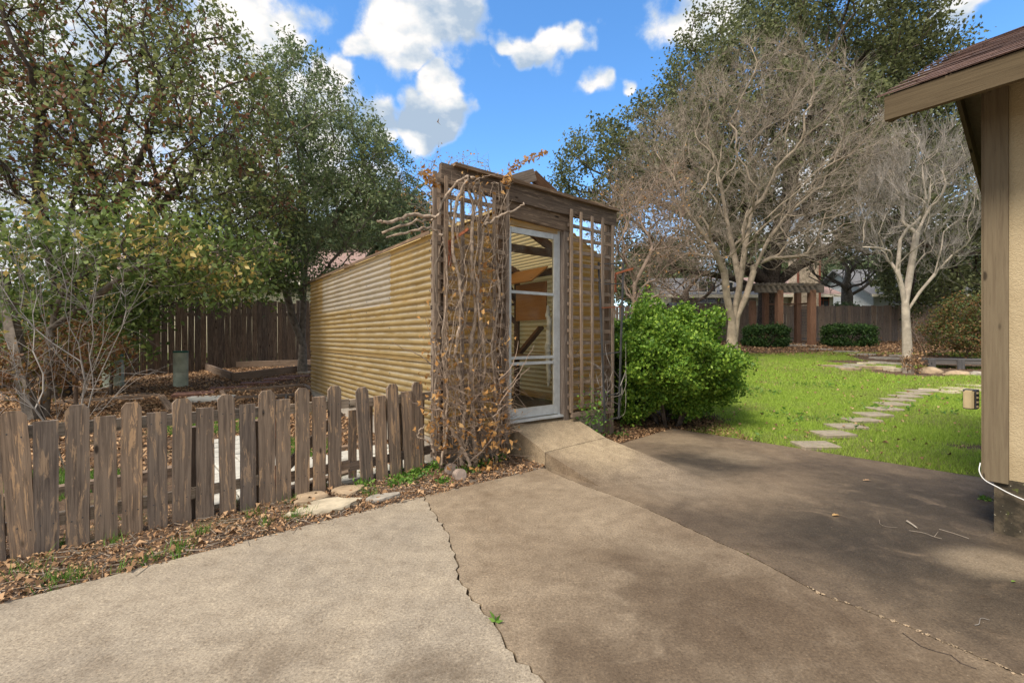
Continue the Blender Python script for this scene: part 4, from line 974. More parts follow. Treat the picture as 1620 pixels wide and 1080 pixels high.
h2, w2 = gable_house('neighbour_house', 'cream house with tall stone chimney and brown-red trim behind pergola', 15.8, 22.6, 32, 40, .8, 4.2, 5.9, 'cream2', 'pinkroof')
window(h2, w2, 1301, 31.97, 466, 484, 17, 'dark', 'redtrim')
ch = box('chimney', at(1272, 31.5, 445)+Vector((0, 0, -.4)), (1.55, 1.0, 4.4), M['brick_far'], h2); box('chimney_cap', at(1272, 31.5, 407), (1.75, 1.2, .12), M['redtrim'], ch)
for s_ in (-1, 1): box('chimney_trim', at(1272, 31.5, 445)+Vector((s_*.74, -.52, -.4)), (.12, .05, 4.4), M['redtrim'], ch)
h3, w3 = gable_house('neighbour_house', 'grey-sided house behind the back fence near the pale trunk', 26.2, 34, 33, 40, .8, 4.3, 6.6, 'siding_blue', 'greyroof')
window(h3, w3, 1418, 32.97, 465, 480, 14)
h4, w4 = gable_house('neighbour_house', 'low tan house far behind left of the pergola', 9.8, 15.0, 28, 34, .8, 3.8, 5.2, 'brick_far', 'greyroof')
window(h4, w4, 1118, 27.97, 447, 478, 26); window(h4, w4, 1150, 27.97, 447, 478, 16)
ds = thing('garden_shed', at(1085, 24.8, z=1), 'grey gabled shed roof just over the top of the big green bush', 'shed')
a = at(1085, 24.5, 487); box('wall', (a.x, 25.2, 1.8), (1.4, 1.2, 1.9), M['siding_blue'], ds)
for s_ in (0, 1):
    bm = bmesh.new(); y_ = 24.3 if s_ == 0 else 26.1
    bm.faces.new([bm.verts.new(p) for p in ((a.x-.85, y_, 2.65), (a.x+.85, y_, 2.65), (a.x+.7, 25.2, 3.1), (a.x-.7, 25.2, 3.1))]); bm_obj('roof', bm, M['greyroof'], ds)

# ------------------------------------------------------------------ trees
def tree(name, label, stems, targets, m_wood, m_leaf, r_tip, r_root, nleaf, leaf, tw, seed, bf=.35, step=.3, droop=.0, cat='tree', group=None, m_twig=None, bend=.4, wig=.05, spread=.16, kthick=8, extra=None, flat=0.0):
    g = np.random.default_rng(seed); P, par, dr = grow([np.array([tuple(p) for p in s_]) for s_ in stems], targets, bf, step, wig, bend, seed)
    (v, f), rad, nch = wood_mesh(P, par, dr, r_tip, r_root, kthick)
    root = thing(name, tuple(P[0]), label, cat, group)
    obj('trunk', npmesh('trunk', v, f, M[m_wood], True), root)
    fine = np.where((rad < r_tip*2.6) & (np.arange(len(P)) > sum(len(s_) for s_ in stems)))[0]
    tips = P[fine]; td = dr[fine]
    if tw:
        k_, L, r_, up, spr = tw; sel = g.random(len(fine)) < min(1, k_) if k_ < 1 else np.ones(len(fine), bool)
        (tv, tf), mids, ends = twigs(tips[sel], td[sel], max(1, int(k_)), L, r_, up, spr, g)
        tag(obj('twigs', npmesh('twigs', tv, tf, M[m_twig or m_wood]), root), kind='stuff')
        tips = np.concatenate([mids, tips])
    if nleaf:
        c = tips[g.integers(0, len(tips), nleaf)]+g.normal(0, spread, (nleaf, 3)); 
        if extra is not None: c = c[extra(c)]
        lv, lf = leaves(c, leaf[0], leaf[1], g, droop, .35, flat)
        obj('crown', npmesh('crown', lv, lf, M[m_leaf]), root)
    return root
def G3(px, Y): return at(px, Y, z=gzf((px-CX)/F*Y, Y)-.05)
# great live oak behind the pergola
g = np.random.default_rng(10)
b0 = G3(1214, 20.8)
tg = fill([E(1260, 95, 20.5, 190, 110, 5.0), E(1370, 170, 20.5, 110, 100, 4), E(1160, 190, 19.5, 130, 120, 4), E(960, 275, 20, 80, 70, 3), E(1060, 330, 19.5, 120, 90, 4), E(1045, 235, 20, 75, 85, 3), E(1340, 60, 20.5, 90, 80, 4),
          E(1230, 250, 19, 190, 90, 5), E(1440, 300, 21, 120, 120, 4), E(1500, 420, 21, 60, 90, 3), E(1300, 350, 20, 140, 50, 4), E(1120, 400, 19, 60, 30, 3)], 1900, g, .55)
stems = [[b0, at(1215, 20.8, 500), at(1216, 20.8, 450), at(1222, 20.8, 405), at(1235, 20.7, 360), at(1250, 20.6, 300)],
         [at(1222, 20.8, 455), at(1262, 20.3, 420), at(1300, 20.0, 400), at(1345, 19.8, 375), at(1400, 20, 350)],
         [at(1213, 20.8, 450), at(1180, 20.4, 420), at(1150, 20.2, 385), at(1110, 20, 345), at(1040, 19.8, 320)],
         [at(1212, 20.8, 462), at(1160, 20.2, 440), at(1100, 19.8, 430)]]
tree('live_oak', 'huge dark green live oak rising behind the pergola', stems, tg, 'bark_dark', 'leaf_oak', .018, .62, 155000, (.14, .085), (2, .55, .010, .05, .9), 10, .3, .7, 0, wig=.12, spread=.20, kthick=12)
# evergreen beyond the right fence by the roof
tg = fill([E(1500, 300, 27, 90, 110, 4), E(1545, 430, 27, 70, 80, 4), E(1450, 430, 29, 60, 40, 3)], 350, g, .5)
tree('evergreen_tree', 'dark evergreen tree behind the fence beside the stucco building', [[G3(1520, 27), at(1520, 27, 450), at(1515, 27, 360)]], tg, 'bark_dark', 'leaf_oak', .025, .3, 32000, (.22, .12), (2, .6, .015, .1, .9), 12, .3, .8)
# large crape myrtle in front of the oak
def fan(cpx, cpy, Y, rx, ry, rz, n, g, power=.7): return fill([E(cpx, cpy, Y, rx, ry, rz)], n, g, .45)
tg = np.concatenate([fill([E(1190, 270, 13, 205, 175, 2.9), E(1080, 300, 13, 120, 110, 2.0), E(1300, 300, 13, 110, 120, 2.0), E(1200, 140, 13, 100, 65, 1.6)], 1500, g, .4)])
tg = tg[tg[:, 2] > 3.2]
bb = G3(1158, 13)
stems = [[bb, at(1160, 13, 515), at(1164, 13, 480), at(1172, 13, 440), at(1178, 13, 395), at(1190, 13, 330)],
         [at(1158, 12.95, 508), at(1150, 12.9, 470), at(1146, 12.8, 430), at(1128, 12.6, 390), at(1090, 12.5, 340), at(1070, 12.5, 290)],
         [at(1166, 13, 500), at(1180, 13, 470), at(1192, 13.2, 430), at(1215, 13.3, 380), at(1245, 13.3, 340), at(1290, 13.3, 300)],
         [at(1170, 13.1, 450), at(1163, 13.4, 410), at(1150, 13.6, 350), at(1140, 13.7, 290)]]
tree('crape_myrtle', 'large bare crape myrtle with several smooth tan trunks before the pergola', stems, tg, 'bark_tan', 'leaf_oak', .0036, .205, 0, None, (8, .6, .0036, .3, .65), 14, .32, .28, m_twig='twig', wig=.05, kthick=8)
# paler crape myrtle on the right
tg = fill([E(1450, 330, 10.5, 75, 120, 1.2), E(1405, 345, 10.5, 42, 85, .8), E(1495, 335, 10.5, 32, 95, .8), E(1450, 260, 10.5, 60, 60, .9)], 560, g, .4)
stems = [[G3(1437, 10.5), at(1435, 10.5, 540), at(1433, 10.5, 495), at(1428, 10.5, 460), at(1420, 10.5, 430), at(1424, 10.5, 380)],
         [at(1437, 10.5, 490), at(1455, 10.4, 462), at(1478, 10.3, 435), at(1490, 10.2, 390)],
         [at(1432, 10.5, 478), at(1440, 10.6, 430), at(1450, 10.6, 370)], [at(1426, 10.5, 450), at(1405, 10.3, 410), at(1390, 10.2, 370)]]
tree('crape_myrtle', 'pale-barked bare crape myrtle standing alone by the low deck', stems, tg, 'bark_pale', 'leaf_oak', .0028, .11, 0, None, (7, .5, .003, 1.0, .45), 15, .3, .22, m_twig='twig_grey', wig=.05)
# brown twiggy crape myrtle right behind the greenhouse
tg = fill([E(1010, 370, 9.2, 75, 75, 1.2), E(1040, 320, 9.2, 55, 60, 1), E(970, 350, 9.4, 40, 70, .8), E(1075, 420, 9.2, 45, 55, .8), E(1010, 440, 9.2, 60, 40, .8)], 650, g, .4)
tree('crape_myrtle', 'brown twiggy bare crape myrtle just behind the greenhouse corner and bush', [[G3(1003, 9.2), at(1003, 9.2, 480), at(1004, 9.2, 445), at(1010, 9.2, 420)], [at(1004, 9.2, 450), at(985, 9.2, 400)], [at(1004, 9.2, 450), at(1030, 9.2, 400)]], tg, 'twig_red', 'leaf_dead', .003, .075, 350, (.05, .035), (4, .4, .0032, .15, .9), 16, .3, .2, m_twig='twig_red')
# bare trees beyond the fence
tg = fill([E(1340, 420, 26, 60, 50, 2), E(1310, 395, 26, 40, 25, 1.5), E(1375, 405, 26, 35, 30, 1.5)], 220, g, .4)
tree('bare_tree', 'grey bare tree beyond the back fence right of the pergola', [[G3(1340, 26), at(1340, 26, 470), at(1338, 26, 450)]], tg, 'bark_grey', 'leaf_oak', .018, .3, 0, None, (2, .8, .012, .2, .7), 17, .3, .6)
tg = fill([E(1075, 430, 25, 60, 40, 2), E(1120, 425, 26, 40, 35, 2)], 200, g, .4)
tree('bare_tree', 'brown bare thicket tree beyond the fence above the big bush', [[G3(1085, 25), at(1085, 25, 480), at(1085, 25, 460)], [at(1087, 25, 485), at(1115, 25, 470)]], tg, 'twig_red', 'leaf_oak', .016, .22, 1500, (.1, .06), (3, .9, .011, .1, .8), 18, .3, .6)
# small bare tree with tan leaves behind the greenhouse roof
tg = fill([E(720, 300, 13, 80, 50, 1.5), E(670, 320, 13, 45, 60, 1.2), E(780, 300, 13, 45, 35, 1.0)], 240, g, .4)
tree('bare_tree', 'thin bare tree with a few tan leaves behind the greenhouse roof', [[G3(715, 13), at(715, 13, 430), at(716, 13, 370)]], tg, 'twig_grey', 'leaf_dead', .006, .09, 700, (.07, .045), (2, .45, .0045, .3, .7), 19, .3, .4, spread=.04)
# distant foliage beyond the back fence and beyond the left fence
def far_tree(px, Y, py, rx, ry, seed, label, n=9000):
    tg_ = fill([E(px, py, Y, rx, ry, rx/F*Y*.8)], 90, np.random.default_rng(seed), .5)
    tree('far_tree', label, [[G3(px, Y), at(px, Y, py+ry*.9), at(px, Y, py+ry*.3)]], tg_, 'bark_dark', 'farleaf', .03, .25, n, (.42, .22), (1, .8, .02, .1, .9), seed, .3, 1.0, spread=.5)
far_tree(1395, 44, 440, 55, 30, 31, 'hazy green tree far behind the grey-sided house')
far_tree(1030, 40, 440, 60, 35, 32, 'green tree far behind, above the big bush')
far_tree(1210, 46, 440, 60, 40, 33, 'green tree far behind the pergola')
far_tree(560, 24, 410, 70, 60, 34, 'green tree beyond the fence behind the greenhouse', 12000)
far_tree(1300, 50, 445, 60, 30, 35, 'low green tree far behind the chimney house')
far_tree(1485, 36, 455, 60, 45, 36, 'green tree beyond the back fence near the building edge')
far_tree(640, 30, 380, 60, 60, 37, 'distant green tree showing over the greenhouse roof', 9000)
# left: tall narrow-leaved tree next to the greenhouse
g = np.random.default_rng(20)
tg = fill([E(480, 160, 10.5, 55, 80, 1.3), E(540, 240, 10.5, 75, 80, 1.6), E(600, 290, 10.5, 50, 65, 1.2), E(450, 260, 10.5, 70, 100, 1.8), E(530, 350, 10.3, 100, 60, 1.8), E(430, 370, 10, 60, 70, 1.5), E(470, 430, 10, 70, 40, 1.3)], 1100, g, .5)
stems = [[G3(478, 11.2), at(478, 11.2, 520), at(480, 11.2, 450), at(484, 11.1, 380), at(480, 11, 300), at(478, 11, 220)], [at(480, 11.2, 470), at(455, 11, 420), at(440, 10.8, 360)],
         [at(482, 11.2, 420), at(515, 11, 370), at(560, 10.8, 310)], [at(479, 11.2, 545), at(462, 11, 500), at(450, 10.8, 450)]]
tree('narrow_leaved_tree', 'tall grey-green tree with a slim trunk left of the greenhouse', stems, tg, 'bark_grey', 'leaf_b', .006, .13, 44000, (.085, .034), (2, .28, .004, .2, .8), 21, .3, .25, .1, spread=.065)
# left: large leafy tree
tg = fill([E(120, 60, 7.5, 160, 110, 1.8), E(290, 80, 7.6, 90, 90, 1.5), E(350, 180, 7.4, 85, 90, 1.5), E(60, 230, 7.2, 120, 100, 1.6), E(230, 240, 7.3, 120, 90, 1.6), E(380, 300, 7.4, 85, 70, 1.3), E(250, 350, 7.3, 150, 50, 1.5), E(-60, 120, 7, 120, 180, 1.5)], 1500, g, .5)
tg = tg[tg[:, 2] > 2.2]
lb = G3(95, 7.9)
stems = [[lb, at(95, 7.9, 520), at(88, 7.9, 440), at(70, 7.8, 360), at(55, 7.7, 270), at(60, 7.6, 180)],
         [at(96, 7.9, 540), at(120, 7.9, 460), at(150, 7.8, 380), at(200, 7.7, 300), at(235, 7.6, 220), at(260, 7.5, 130)],
         [at(95, 7.9, 550), at(50, 7.8, 480), at(20, 7.7, 400), at(-20, 7.6, 300)],
         [at(125, 7.9, 450), at(175, 7.6, 400), at(240, 7.4, 340), at(310, 7.4, 270)],
         [at(90, 7.9, 450), at(110, 8.1, 350), at(130, 8.2, 250)]]
tree('broadleaf_tree', 'big spreading tree of green and rusty leaves filling the upper left', stems, tg, 'bark_dark', 'leaf_a', .006, .17, 27000, (.082, .045), (2, .35, .004, .1, .9), 22, .25, .25, .45, spread=.075)
# understorey shrubs at the left
tg = fill([E(150, 370, 5.9, 120, 55, .8), E(260, 400, 6.0, 90, 50, .8), E(330, 440, 6.4, 90, 35, .8), E(60, 440, 5.9, 80, 60, .8), E(360, 400, 7, 80, 50, .9)], 420, g, .5)
tree('broadleaf_shrub', 'arching green shrub with yellow-tipped leaves overhanging the dark fence', [[G3(70, 6.3), at(85, 6.3, 500), at(110, 6.2, 430), at(150, 6.1, 380)], [at(80, 6.3, 520), at(150, 6.2, 470), at(220, 6.1, 420)]], tg, 'bark_grey', 'leaf_under', .004, .055, 6800, (.085, .045), (2, .25, .003, .1, .8), 23, .3, .2, .3, cat='shrub', spread=.09)
tg = fill([E(250, 445, 9.0, 130, 30, 1.2), E(380, 447, 9.3, 80, 20, 1), E(130, 470, 8.6, 120, 60, 1), E(330, 430, 9, 130, 40, 1)], 420, g, .4)
tree('evergreen_shrub', 'dark green foliage hanging over the top of the dark fence', [[G3(150, 9.2), at(150, 9.2, 500), at(180, 9.2, 460)], [at(150, 9.2, 520), at(260, 9.3, 450), at(350, 9.4, 440)]], tg, 'bark_dark', 'leaf_under', .005, .06, 6000, (.10, .055), (2, .3, .004, 0, .9), 24, .3, .3, .3, cat='shrub', spread=.13)
tg = fill([E(100, 560, 6.6, 90, 45, .6), E(40, 590, 6.2, 50, 35, .5)], 200, g, .4)
tree('dry_shrub', 'low shrub of orange-brown dry leaves beside the thick green pipe', [[G3(120, 6.8), at(120, 6.8, 590)], [at(120, 6.8, 600), at(70, 6.6, 570)]], tg, 'twig_red', 'leaf_orange', .004, .03, 2600, (.06, .035), (2, .2, .0025, .1, .9), 25, .3, .15, .1, cat='shrub', spread=.07)
tg = fill([E(190, 540, 7.8, 50, 25, .4), E(160, 500, 8, 90, 50, .6), E(60, 520, 7.6, 70, 50, .6)], 130, g, .4)
tree('young_shrub', 'fresh green leafy shrub before the dark fence at the left', [[G3(175, 8), at(178, 8, 560)]], tg, 'bark_dark', 'leaf_under', .004, .025, 3000, (.10, .055), (1, .2, .003, .1, .9), 26, .3, .2, .1, cat='shrub', spread=.1)
# bare silvery shrub reaching in from the left edge
b_ = Vector((-3.9, 3.95, .0)); stm = []
for tx, ty, yy in ((190, 470, 3.9), (230, 440, 4.3), (150, 560, 3.6), (215, 590, 3.8), (60, 420, 3.7), (120, 330, 4.1), (40, 600, 3.5), (170, 620, 3.7)):
    e_ = at(tx, yy, ty); stm.append([b_+Vector((random.uniform(-.1, .1), random.uniform(-.1, .1), 0)), b_.lerp(e_, .35)+Vector((0, 0, .12)), b_.lerp(e_, .7)+Vector((0, 0, .06)), e_])
tg = fill([E(110, 470, 4, 110, 120, .5), E(60, 580, 3.7, 90, 70, .5), E(180, 600, 3.8, 70, 40, .3), E(30, 380, 4, 60, 100, .5), E(0, 620, 3.5, 60, 40, .4)], 260, g, .3)
tree('bare_shrub', 'silvery bare shrub of long thin twigs at the left edge behind the pickets', stm, tg, 'twig_grey', 'leaf_dead', .0016, .012, 0, None, (1, .28, .0013, .15, .7), 27, .6, .18, m_twig='twig_grey', cat='shrub', bend=.5, wig=.02)
# right: nandina-like shrub by the building and dry stalks
tg = fill([E(1530, 500, 13.5, 35, 30, .7), E(1505, 530, 13.5, 35, 20, .6), E(1540, 545, 13.2, 25, 20, .5)], 160, g, .4)
tree('nandina_shrub', 'green and reddish shrub beside the building corner, in front of the back fence', [[G3(1530, 13.6), at(1530, 13.6, 530)]], tg, 'twig_red', 'leaf_redgreen', .005, .03, 9000, (.07, .035), (2, .25, .003, .3, .8), 28, .3, .2, cat='shrub', spread=.09)
tg = fill([E(1465, 548, 14.5, 35, 18, .8), E(1460, 530, 14.5, 20, 25, .5)], 110, g, .3)
tree('dry_stalks', 'dry brown stalks behind the pale trunk', [[G3(1462, 14.5), at(1462, 14.5, 555)]], tg, 'twig_red', 'leaf_orange', .005, .02, 700, (.05, .03), (3, .35, .004, .6, .5), 29, .3, .2, cat='shrub')
tg = fill([E(1442, 575, 10.4, 10, 14, .15)], 40, g, .3)
tree('basal_shoots', 'brown shoots and leaves round the foot of the pale trunk', [[G3(1443, 10.35), at(1443, 10.35, 585)]], tg, 'twig_red', 'litter', .004, .012, 500, (.05, .03), (2, .2, .003, .7, .4), 30, .3, .12, cat='shrub', spread=.04)

# clipped hedges and the big bush: leaves on a lumpy skin and inside it
def bush(name, label, cx, cy, z0, rx, ry, h, n, leaf, ml, seed, boxy=0.0, lump=.14, cat='bush', stemr=.02, lumps=26, flatb=.25):
    g = np.random.default_rng(seed); u = g.normal(0, 1, (n, 3)); u /= np.linalg.norm(u, axis=1, keepdims=True)
    if boxy: u = np.sign(u)*np.abs(u)**(1-boxy*.55); u /= (np.abs(u)**4).sum(1, keepdims=True)**.25
    lc = g.normal(0, 1, (lumps, 3)); lc /= np.linalg.norm(lc, axis=1, keepdims=True); dd = (u/np.linalg.norm(u, axis=1, keepdims=True)) @ lc.T
    amp = g.uniform(.4, 1, lumps)[None]; lm = (np.exp((dd-1)*lumps*.9)*amp).max(1)
    r_ = (1-lump*1.4)+lump*2.2*lm; depth = 1-np.abs(g.normal(0, .07, n))-.0*lm
    hole = (g.random(n) < .85) | (lm > .3); keep = hole
    P = u*r_[:, None]*depth[:, None]*np.array([rx, ry, h/2]); P[:, 2] = np.maximum(P[:, 2], -h/2*(1-.04)); P += np.array([cx, cy, z0+h/2])
    P = P[keep]; uo = u[keep]
    # shoots: leaves gathered into little sprigs
    ns = max(10, len(P)//9); cs = P[g.integers(0, len(P), ns)]; cs = np.array([cx, cy, z0+h/2])+(cs-np.array([cx, cy, z0+h/2]))*(1+np.where(g.random(ns) < .3, g.uniform(0, .09, ns), g.uniform(-.08, 0, ns)))[:, None]; idx = g.integers(0, ns, len(P)); mixm = g.random(len(P)) < .75
    P = np.where(mixm[:, None], cs[idx]+g.normal(0, leaf[0]*.75, P.shape), P)
    root = thing(name, (cx, cy, z0), label, cat)
    lv, lf = leaves(P, leaf[0], leaf[1], g, -.35, .35, 0, None, .2); obj('foliage', npmesh('foliage', lv, lf, M[ml]), root)
    st_ = []; 
    for k_ in range(16):
        a_ = g.uniform(0, 6.28); e_ = np.array([cx+rx*.75*math.cos(a_), cy+ry*.75*math.sin(a_), z0+h*g.uniform(.35, .85)]); s0 = np.array([cx+.12*math.cos(a_), cy+.12*math.sin(a_), z0-.05])
        st_.append(polytube([s0, (s0+e_)/2+[0, 0, .1], e_], [stemr, stemr*.7, stemr*.3], 5))
    v, f = join(st_); obj('stems', npmesh('stems', v, f, M['bark_dark'], True), root); return root
bc = at(1062, 6.05)
bush('big_bush', 'big rounded bright green bush at the patio corner beside the greenhouse', bc.x, 6.15, .02, 1.02, .9, 1.68, 64000, (.044, .028), 'leaf_bush', 11, 0, .25, lumps=46)
bush('side_bush', 'darker leggy green bush squeezed between the big bush and the trellis', at(985, 6.3).x, 6.35, .05, .42, .45, 1.55, 9000, (.045, .026), 'leaf_hedge', 4, 0, .22)
p = gpt(1203, 547); bush('clipped_hedge', 'low clipped hedge left of the pergola', p.x+.0, 17.4, gzf(p.x, 17.4)-.03, .78, .5, .82, 14000, (.07, .04), 'leaf_hedge', 5, .9, .05)
p = gpt(1343, 547); bush('clipped_hedge', 'low clipped hedge right of the pergola', at(1343, 17.6).x, 17.6, gzf(13, 17.6)-.03, .88, .5, .84, 14000, (.07, .04), 'leaf_hedge', 6, .9, .05)
bush('leafy_bush', 'light green bush peeping over the fence right of the pergola', at(1338, 25).x, 25, .9, 1.1, .8, 2.2, 5000, (.16, .09), 'leaf_b', 7, 0, .2)

# ------------------------------------------------------------------ the dead vine
g = np.random.default_rng(40)
# stems, strands and leaves
vn = thing('dead_vine', SP(.35, -.3, 0), 'leafless dried vine with thick twisted stems and orange dead leaves smothering the left trellis', 'vine')
parts = []
def vpt(px, py, off_=.0):
    """point on the trellis plane pulled off_ metres towards the viewer"""
    k_ = (px-CX)/F; o3 = SP(0, -.19-off_, 0); s_ = (k_*o3.y-o3.x)/(V_.x-k_*V_.y); Y = o3.y+s_*V_.y
    return at(px, Y, py)
thick = [([(745, 735), (727, 700), (705, 665), (690, 640), (678, 628)], .022, .16), ([(752, 738), (748, 640), (744, 560), (752, 480), (746, 400), (748, 330), (736, 285)], .03, .06),
  ([(770, 735), (762, 650), (768, 560), (756, 470), (764, 380), (772, 330), (760, 300)], .02, .05), ([(728, 735), (735, 650), (722, 560), (730, 470), (716, 390), (722, 320), (741, 281), (722, 290), (700, 320), (690, 345), (660, 350), (605, 367)], .022, .08),
  ([(785, 735), (790, 660), (778, 560), (790, 460), (776, 380), (768, 350)], .016, .04), ([(768, 355), (790, 342), (815, 332), (829, 322)], .018, .16), ([(690, 345), (650, 340), (612, 352), (597, 348)], .022, .12), ([(700, 375), (680, 360), (650, 366), (612, 376)], .018, .1),
  ([(700, 735), (708, 640), (700, 540), (708, 440), (700, 360)], .014, .05), ([(741, 281), (757, 285), (750, 300), (760, 340)], .02, .08), ([(690, 730), (680, 700), (660, 690), (672, 672)], .012, .15),
  ([(745, 730), (780, 690), (790, 650), (800, 640)], .012, .15)]
tips = []
for pts, r_, o_ in thick:
    r_ *= .78
    sp3 = np.array([tuple(p) for p in spline([vpt(x, y, o_+random.uniform(-.03, .03)) for x, y in pts], 6)]); sp3 += g.normal(0, .006, sp3.shape)
    parts.append(polytube(sp3, np.linspace(r_, r_*.55, len(sp3))*g.uniform(.85, 1.15, len(sp3)), 8))
for v, f in parts: obj('main_stem', npmesh('main_stem', v, f, M['vinewood'], True), vn)
parts = []
for k_ in range(120):      # thin strands hanging and climbing
    x0 = g.uniform(694, 800); y0 = 300+440*g.random()**.55; L = g.uniform(60, 260); pts = []; x = x0; y = y0; o_ = g.uniform(-.03, .14)
    for s_ in range(6): pts.append(vpt(x, min(y, 742), o_)); x = np.clip(x+g.normal(0, 9), 688, 806); y -= L/6; y = max(y, 290); o_ += g.normal(0, .02)
    sp3 = np.array([tuple(p) for p in spline(pts, 3)]); r_ = g.uniform(.0012, .0042); parts.append(polytube(sp3, np.linspace(r_, r_*.6, len(sp3)), 4)); tips.append(sp3[::3])
v, f = join(parts); tag(obj('thin_stems', npmesh('thin_stems', v, f, M['vinewood'], True), vn), kind='stuff')
tips = np.concatenate(tips)
low = tips[(tips[:, 2] < .9)]; (tv, tf), mids, ends = twigs(low, np.tile(np.array(-U)*.8, (len(low), 1)), 2, .24, .0024, .1, .75, g); tag(obj('twigs', npmesh('twigs', tv, tf, M['twig_red']), vn), kind='stuff')
(tv, tf), m2_, e2_ = twigs(tips[::2], np.tile(np.array(-U)*.2, (len(tips[::2]), 1)), 2, .16, .002, 0, 1.0, g); tag(obj('twigs', npmesh('twigs', tv, tf, M['vinewood']), vn), kind='stuff')
# long shoots poking out at the bottom left, and the curls over the top
parts = []
for (a_, b2, c2, o_) in (((735, 640), (720, 620), (690, 540), .25), ((700, 650), (660, 640), (640, 620), .2), ((790, 640), (810, 610), (838, 580), .3), ((790, 600), (812, 575), (820, 540), .3), ((795, 620), (815, 600), (845, 546), .25), ((690, 580), (660, 560), (620, 542), .15), ((735, 650), (700, 600), (673, 500), .22), ((780, 660), (800, 640), (812, 648), .3), ((745, 290), (765, 280), (792, 275), .1), ((690, 285), (680, 278), (668, 272), .12), ((800, 290), (815, 262), (862, 240), .1)):
    sp3 = np.array([tuple(p) for p in spline([vpt(*a_, o_), vpt(*b2, o_), vpt(*c2, o_)], 7)]); sp3 += g.normal(0, .004, sp3.shape); parts.append(polytube(sp3, np.linspace(.006, .002, len(sp3)), 5))
for v, f in parts: obj('shoot', npmesh('shoot', v, f, M['twig_red'], True), vn)
spray = np.concatenate([np.array([tuple(p) for p in spline([vpt(800, 290, .1), vpt(815, 262, .1), vpt(862, 240, .1)], 18)]), np.array([tuple(p) for p in spline([vpt(690, 290, .12), vpt(668, 270, .12)], 12)])])
spray = np.repeat(spray, 3, 0)+g.normal(0, .012, (len(spray)*3, 3))
lc = []
for (px, py, n_, sx, sy, o_) in ((690, 560, 60, 12, 60, .12), (683, 640, 130, 16, 30, .18), (700, 690, 60, 20, 25, .2), (745, 560, 70, 20, 60, .1), (775, 700, 230, 18, 45, .2), (800, 600, 70, 12, 40, .2), (790, 660, 150, 14, 40, .2), (765, 470, 70, 6, 70, .1), (772, 400, 50, 8, 60, .08), (720, 600, 90, 30, 60, .12), (745, 690, 120, 25, 30, .2), (735, 430, 40, 30, 90, .08), (755, 300, 40, 20, 12, .08)):
    for k_ in range(n_): (g.random() < .52) and lc.append(tuple(vpt(px+g.normal(0, sx), min(738, py+g.normal(0, sy)), o_+g.normal(0, .05))))
lc = np.concatenate([np.array(lc), spray]); lv, lf = leaves(lc, .046, .024, g, .7, .5, 0, None, .7); obj('dead_leaves', npmesh('dead_leaves', lv, lf, M['leaf_dead']), vn)
# stray creeper at the right foot of the trellis
cr = thing('creeper', SP(2.1, -.3, .1), 'wiry bare creeper with a few green leaves at the foot of the right trellis', 'vine')
parts = []; tp = []
for k_ in range(26):
    x = g.uniform(915, 985); y = g.uniform(600, 668); pts = [at(x, 5.3+g.uniform(-.1, .1), y)]
    for s_ in range(4): x += g.normal(-2, 12); y -= g.uniform(5, 26); pts.append(at(np.clip(x, 903, 990), 5.25+g.uniform(-.1, .12), y))
    sp3 = np.array([tuple(p) for p in spline(pts, 4)]); parts.append(polytube(sp3, np.linspace(.004, .0015, len(sp3)), 4)); tp.append(sp3)
v, f = join(parts); obj('stems', npmesh('stems', v, f, M['twig_grey'], True), cr)
tc_ = np.array([tuple(at(936+g.normal(0, 14), 5.1+g.uniform(-.1, .1), 655+g.normal(0, 18))) for _ in range(260)]); lv, lf = leaves(tc_, .035, .022, g); obj('leaves', npmesh('leaves', lv, lf, M['weed']), cr)

# ------------------------------------------------------------------ grass, weeds, litter
g = np.random.default_rng(50)
def scatter(n, x0, x1, y0, y1, fn): 
    x = g.uniform(x0, x1, n); y = g.uniform(y0, y1, n); k_ = g.random(n) < fn(x, y); return x[k_], y[k_]
def blades(x, y, h, w_, m, name, label, cat='grass'):
    n = len(x); z = gz(x, y); a_ = g.uniform(0, 2*np.pi, n); hh = h*g.uniform(.5, 1.3, n); lean = g.normal(0, .45, (n, 2))*hh[:, None]
    d = np.stack([np.cos(a_), np.sin(a_)], 1)*w_/2; b1 = np.stack([x-d[:, 0], y-d[:, 1], z-.004], 1); b2 = np.stack([x+d[:, 0], y+d[:, 1], z-.004], 1)
    tp_ = np.stack([x+lean[:, 0], y+lean[:, 1], z+hh], 1); V = np.stack([b1, b2, tp_], 1).reshape(-1, 3); Fc = np.arange(n*3).reshape(-1, 3)
    return tag(obj(name, npmesh(name, V, Fc, m)), label, cat, kind='stuff')
fr_ = lambda x, y: ((x/y < 1.16) & (x/y > -1.2) & (seg_dist(x, y, PATIO) > -.01))
lz = lambda x, y: np.clip(lawn_zone(x, y)*1.2-.1, 0, 1)*fr_(x, y)*np.where(y < 9, 1, .8)
x1_, y1_ = scatter(420000, 2.0, 9.5, 4.0, 8.5, lambda x, y: lz(x, y)*(.72+.28*np.sin(x*3.1+y*1.7)*np.sin(y*4.2-x*1.3)))
x2_, y2_ = scatter(330000, 2.2, 15, 8.5, 16, lz)
blades(x1_, y1_, .04, .0065, M['blade'], 'lawn_grass', 'short bright green lawn grass near the patio')
blades(x2_, y2_, .05, .013, M['blade'], 'lawn_grass', 'bright green lawn grass farther back towards the pergola')
# sparse grass and weeds in the left yard
yard = lambda x, y: fr_(x, y)*(np.sin(x*2.3+1)*np.sin(y*2.9+.5) > .2)*.9
x3, y3 = scatter(70000, -4.5, -.9, 3.0, 6.4, yard); ins = seg_dist(x3, y3, [tuple((SP(0, 0, 0))[:2]), tuple((SP(WID, 0, 0))[:2]), tuple((SP(WID, DEP, 0))[:2]), tuple((SP(0, DEP, 0))[:2])]) > .03
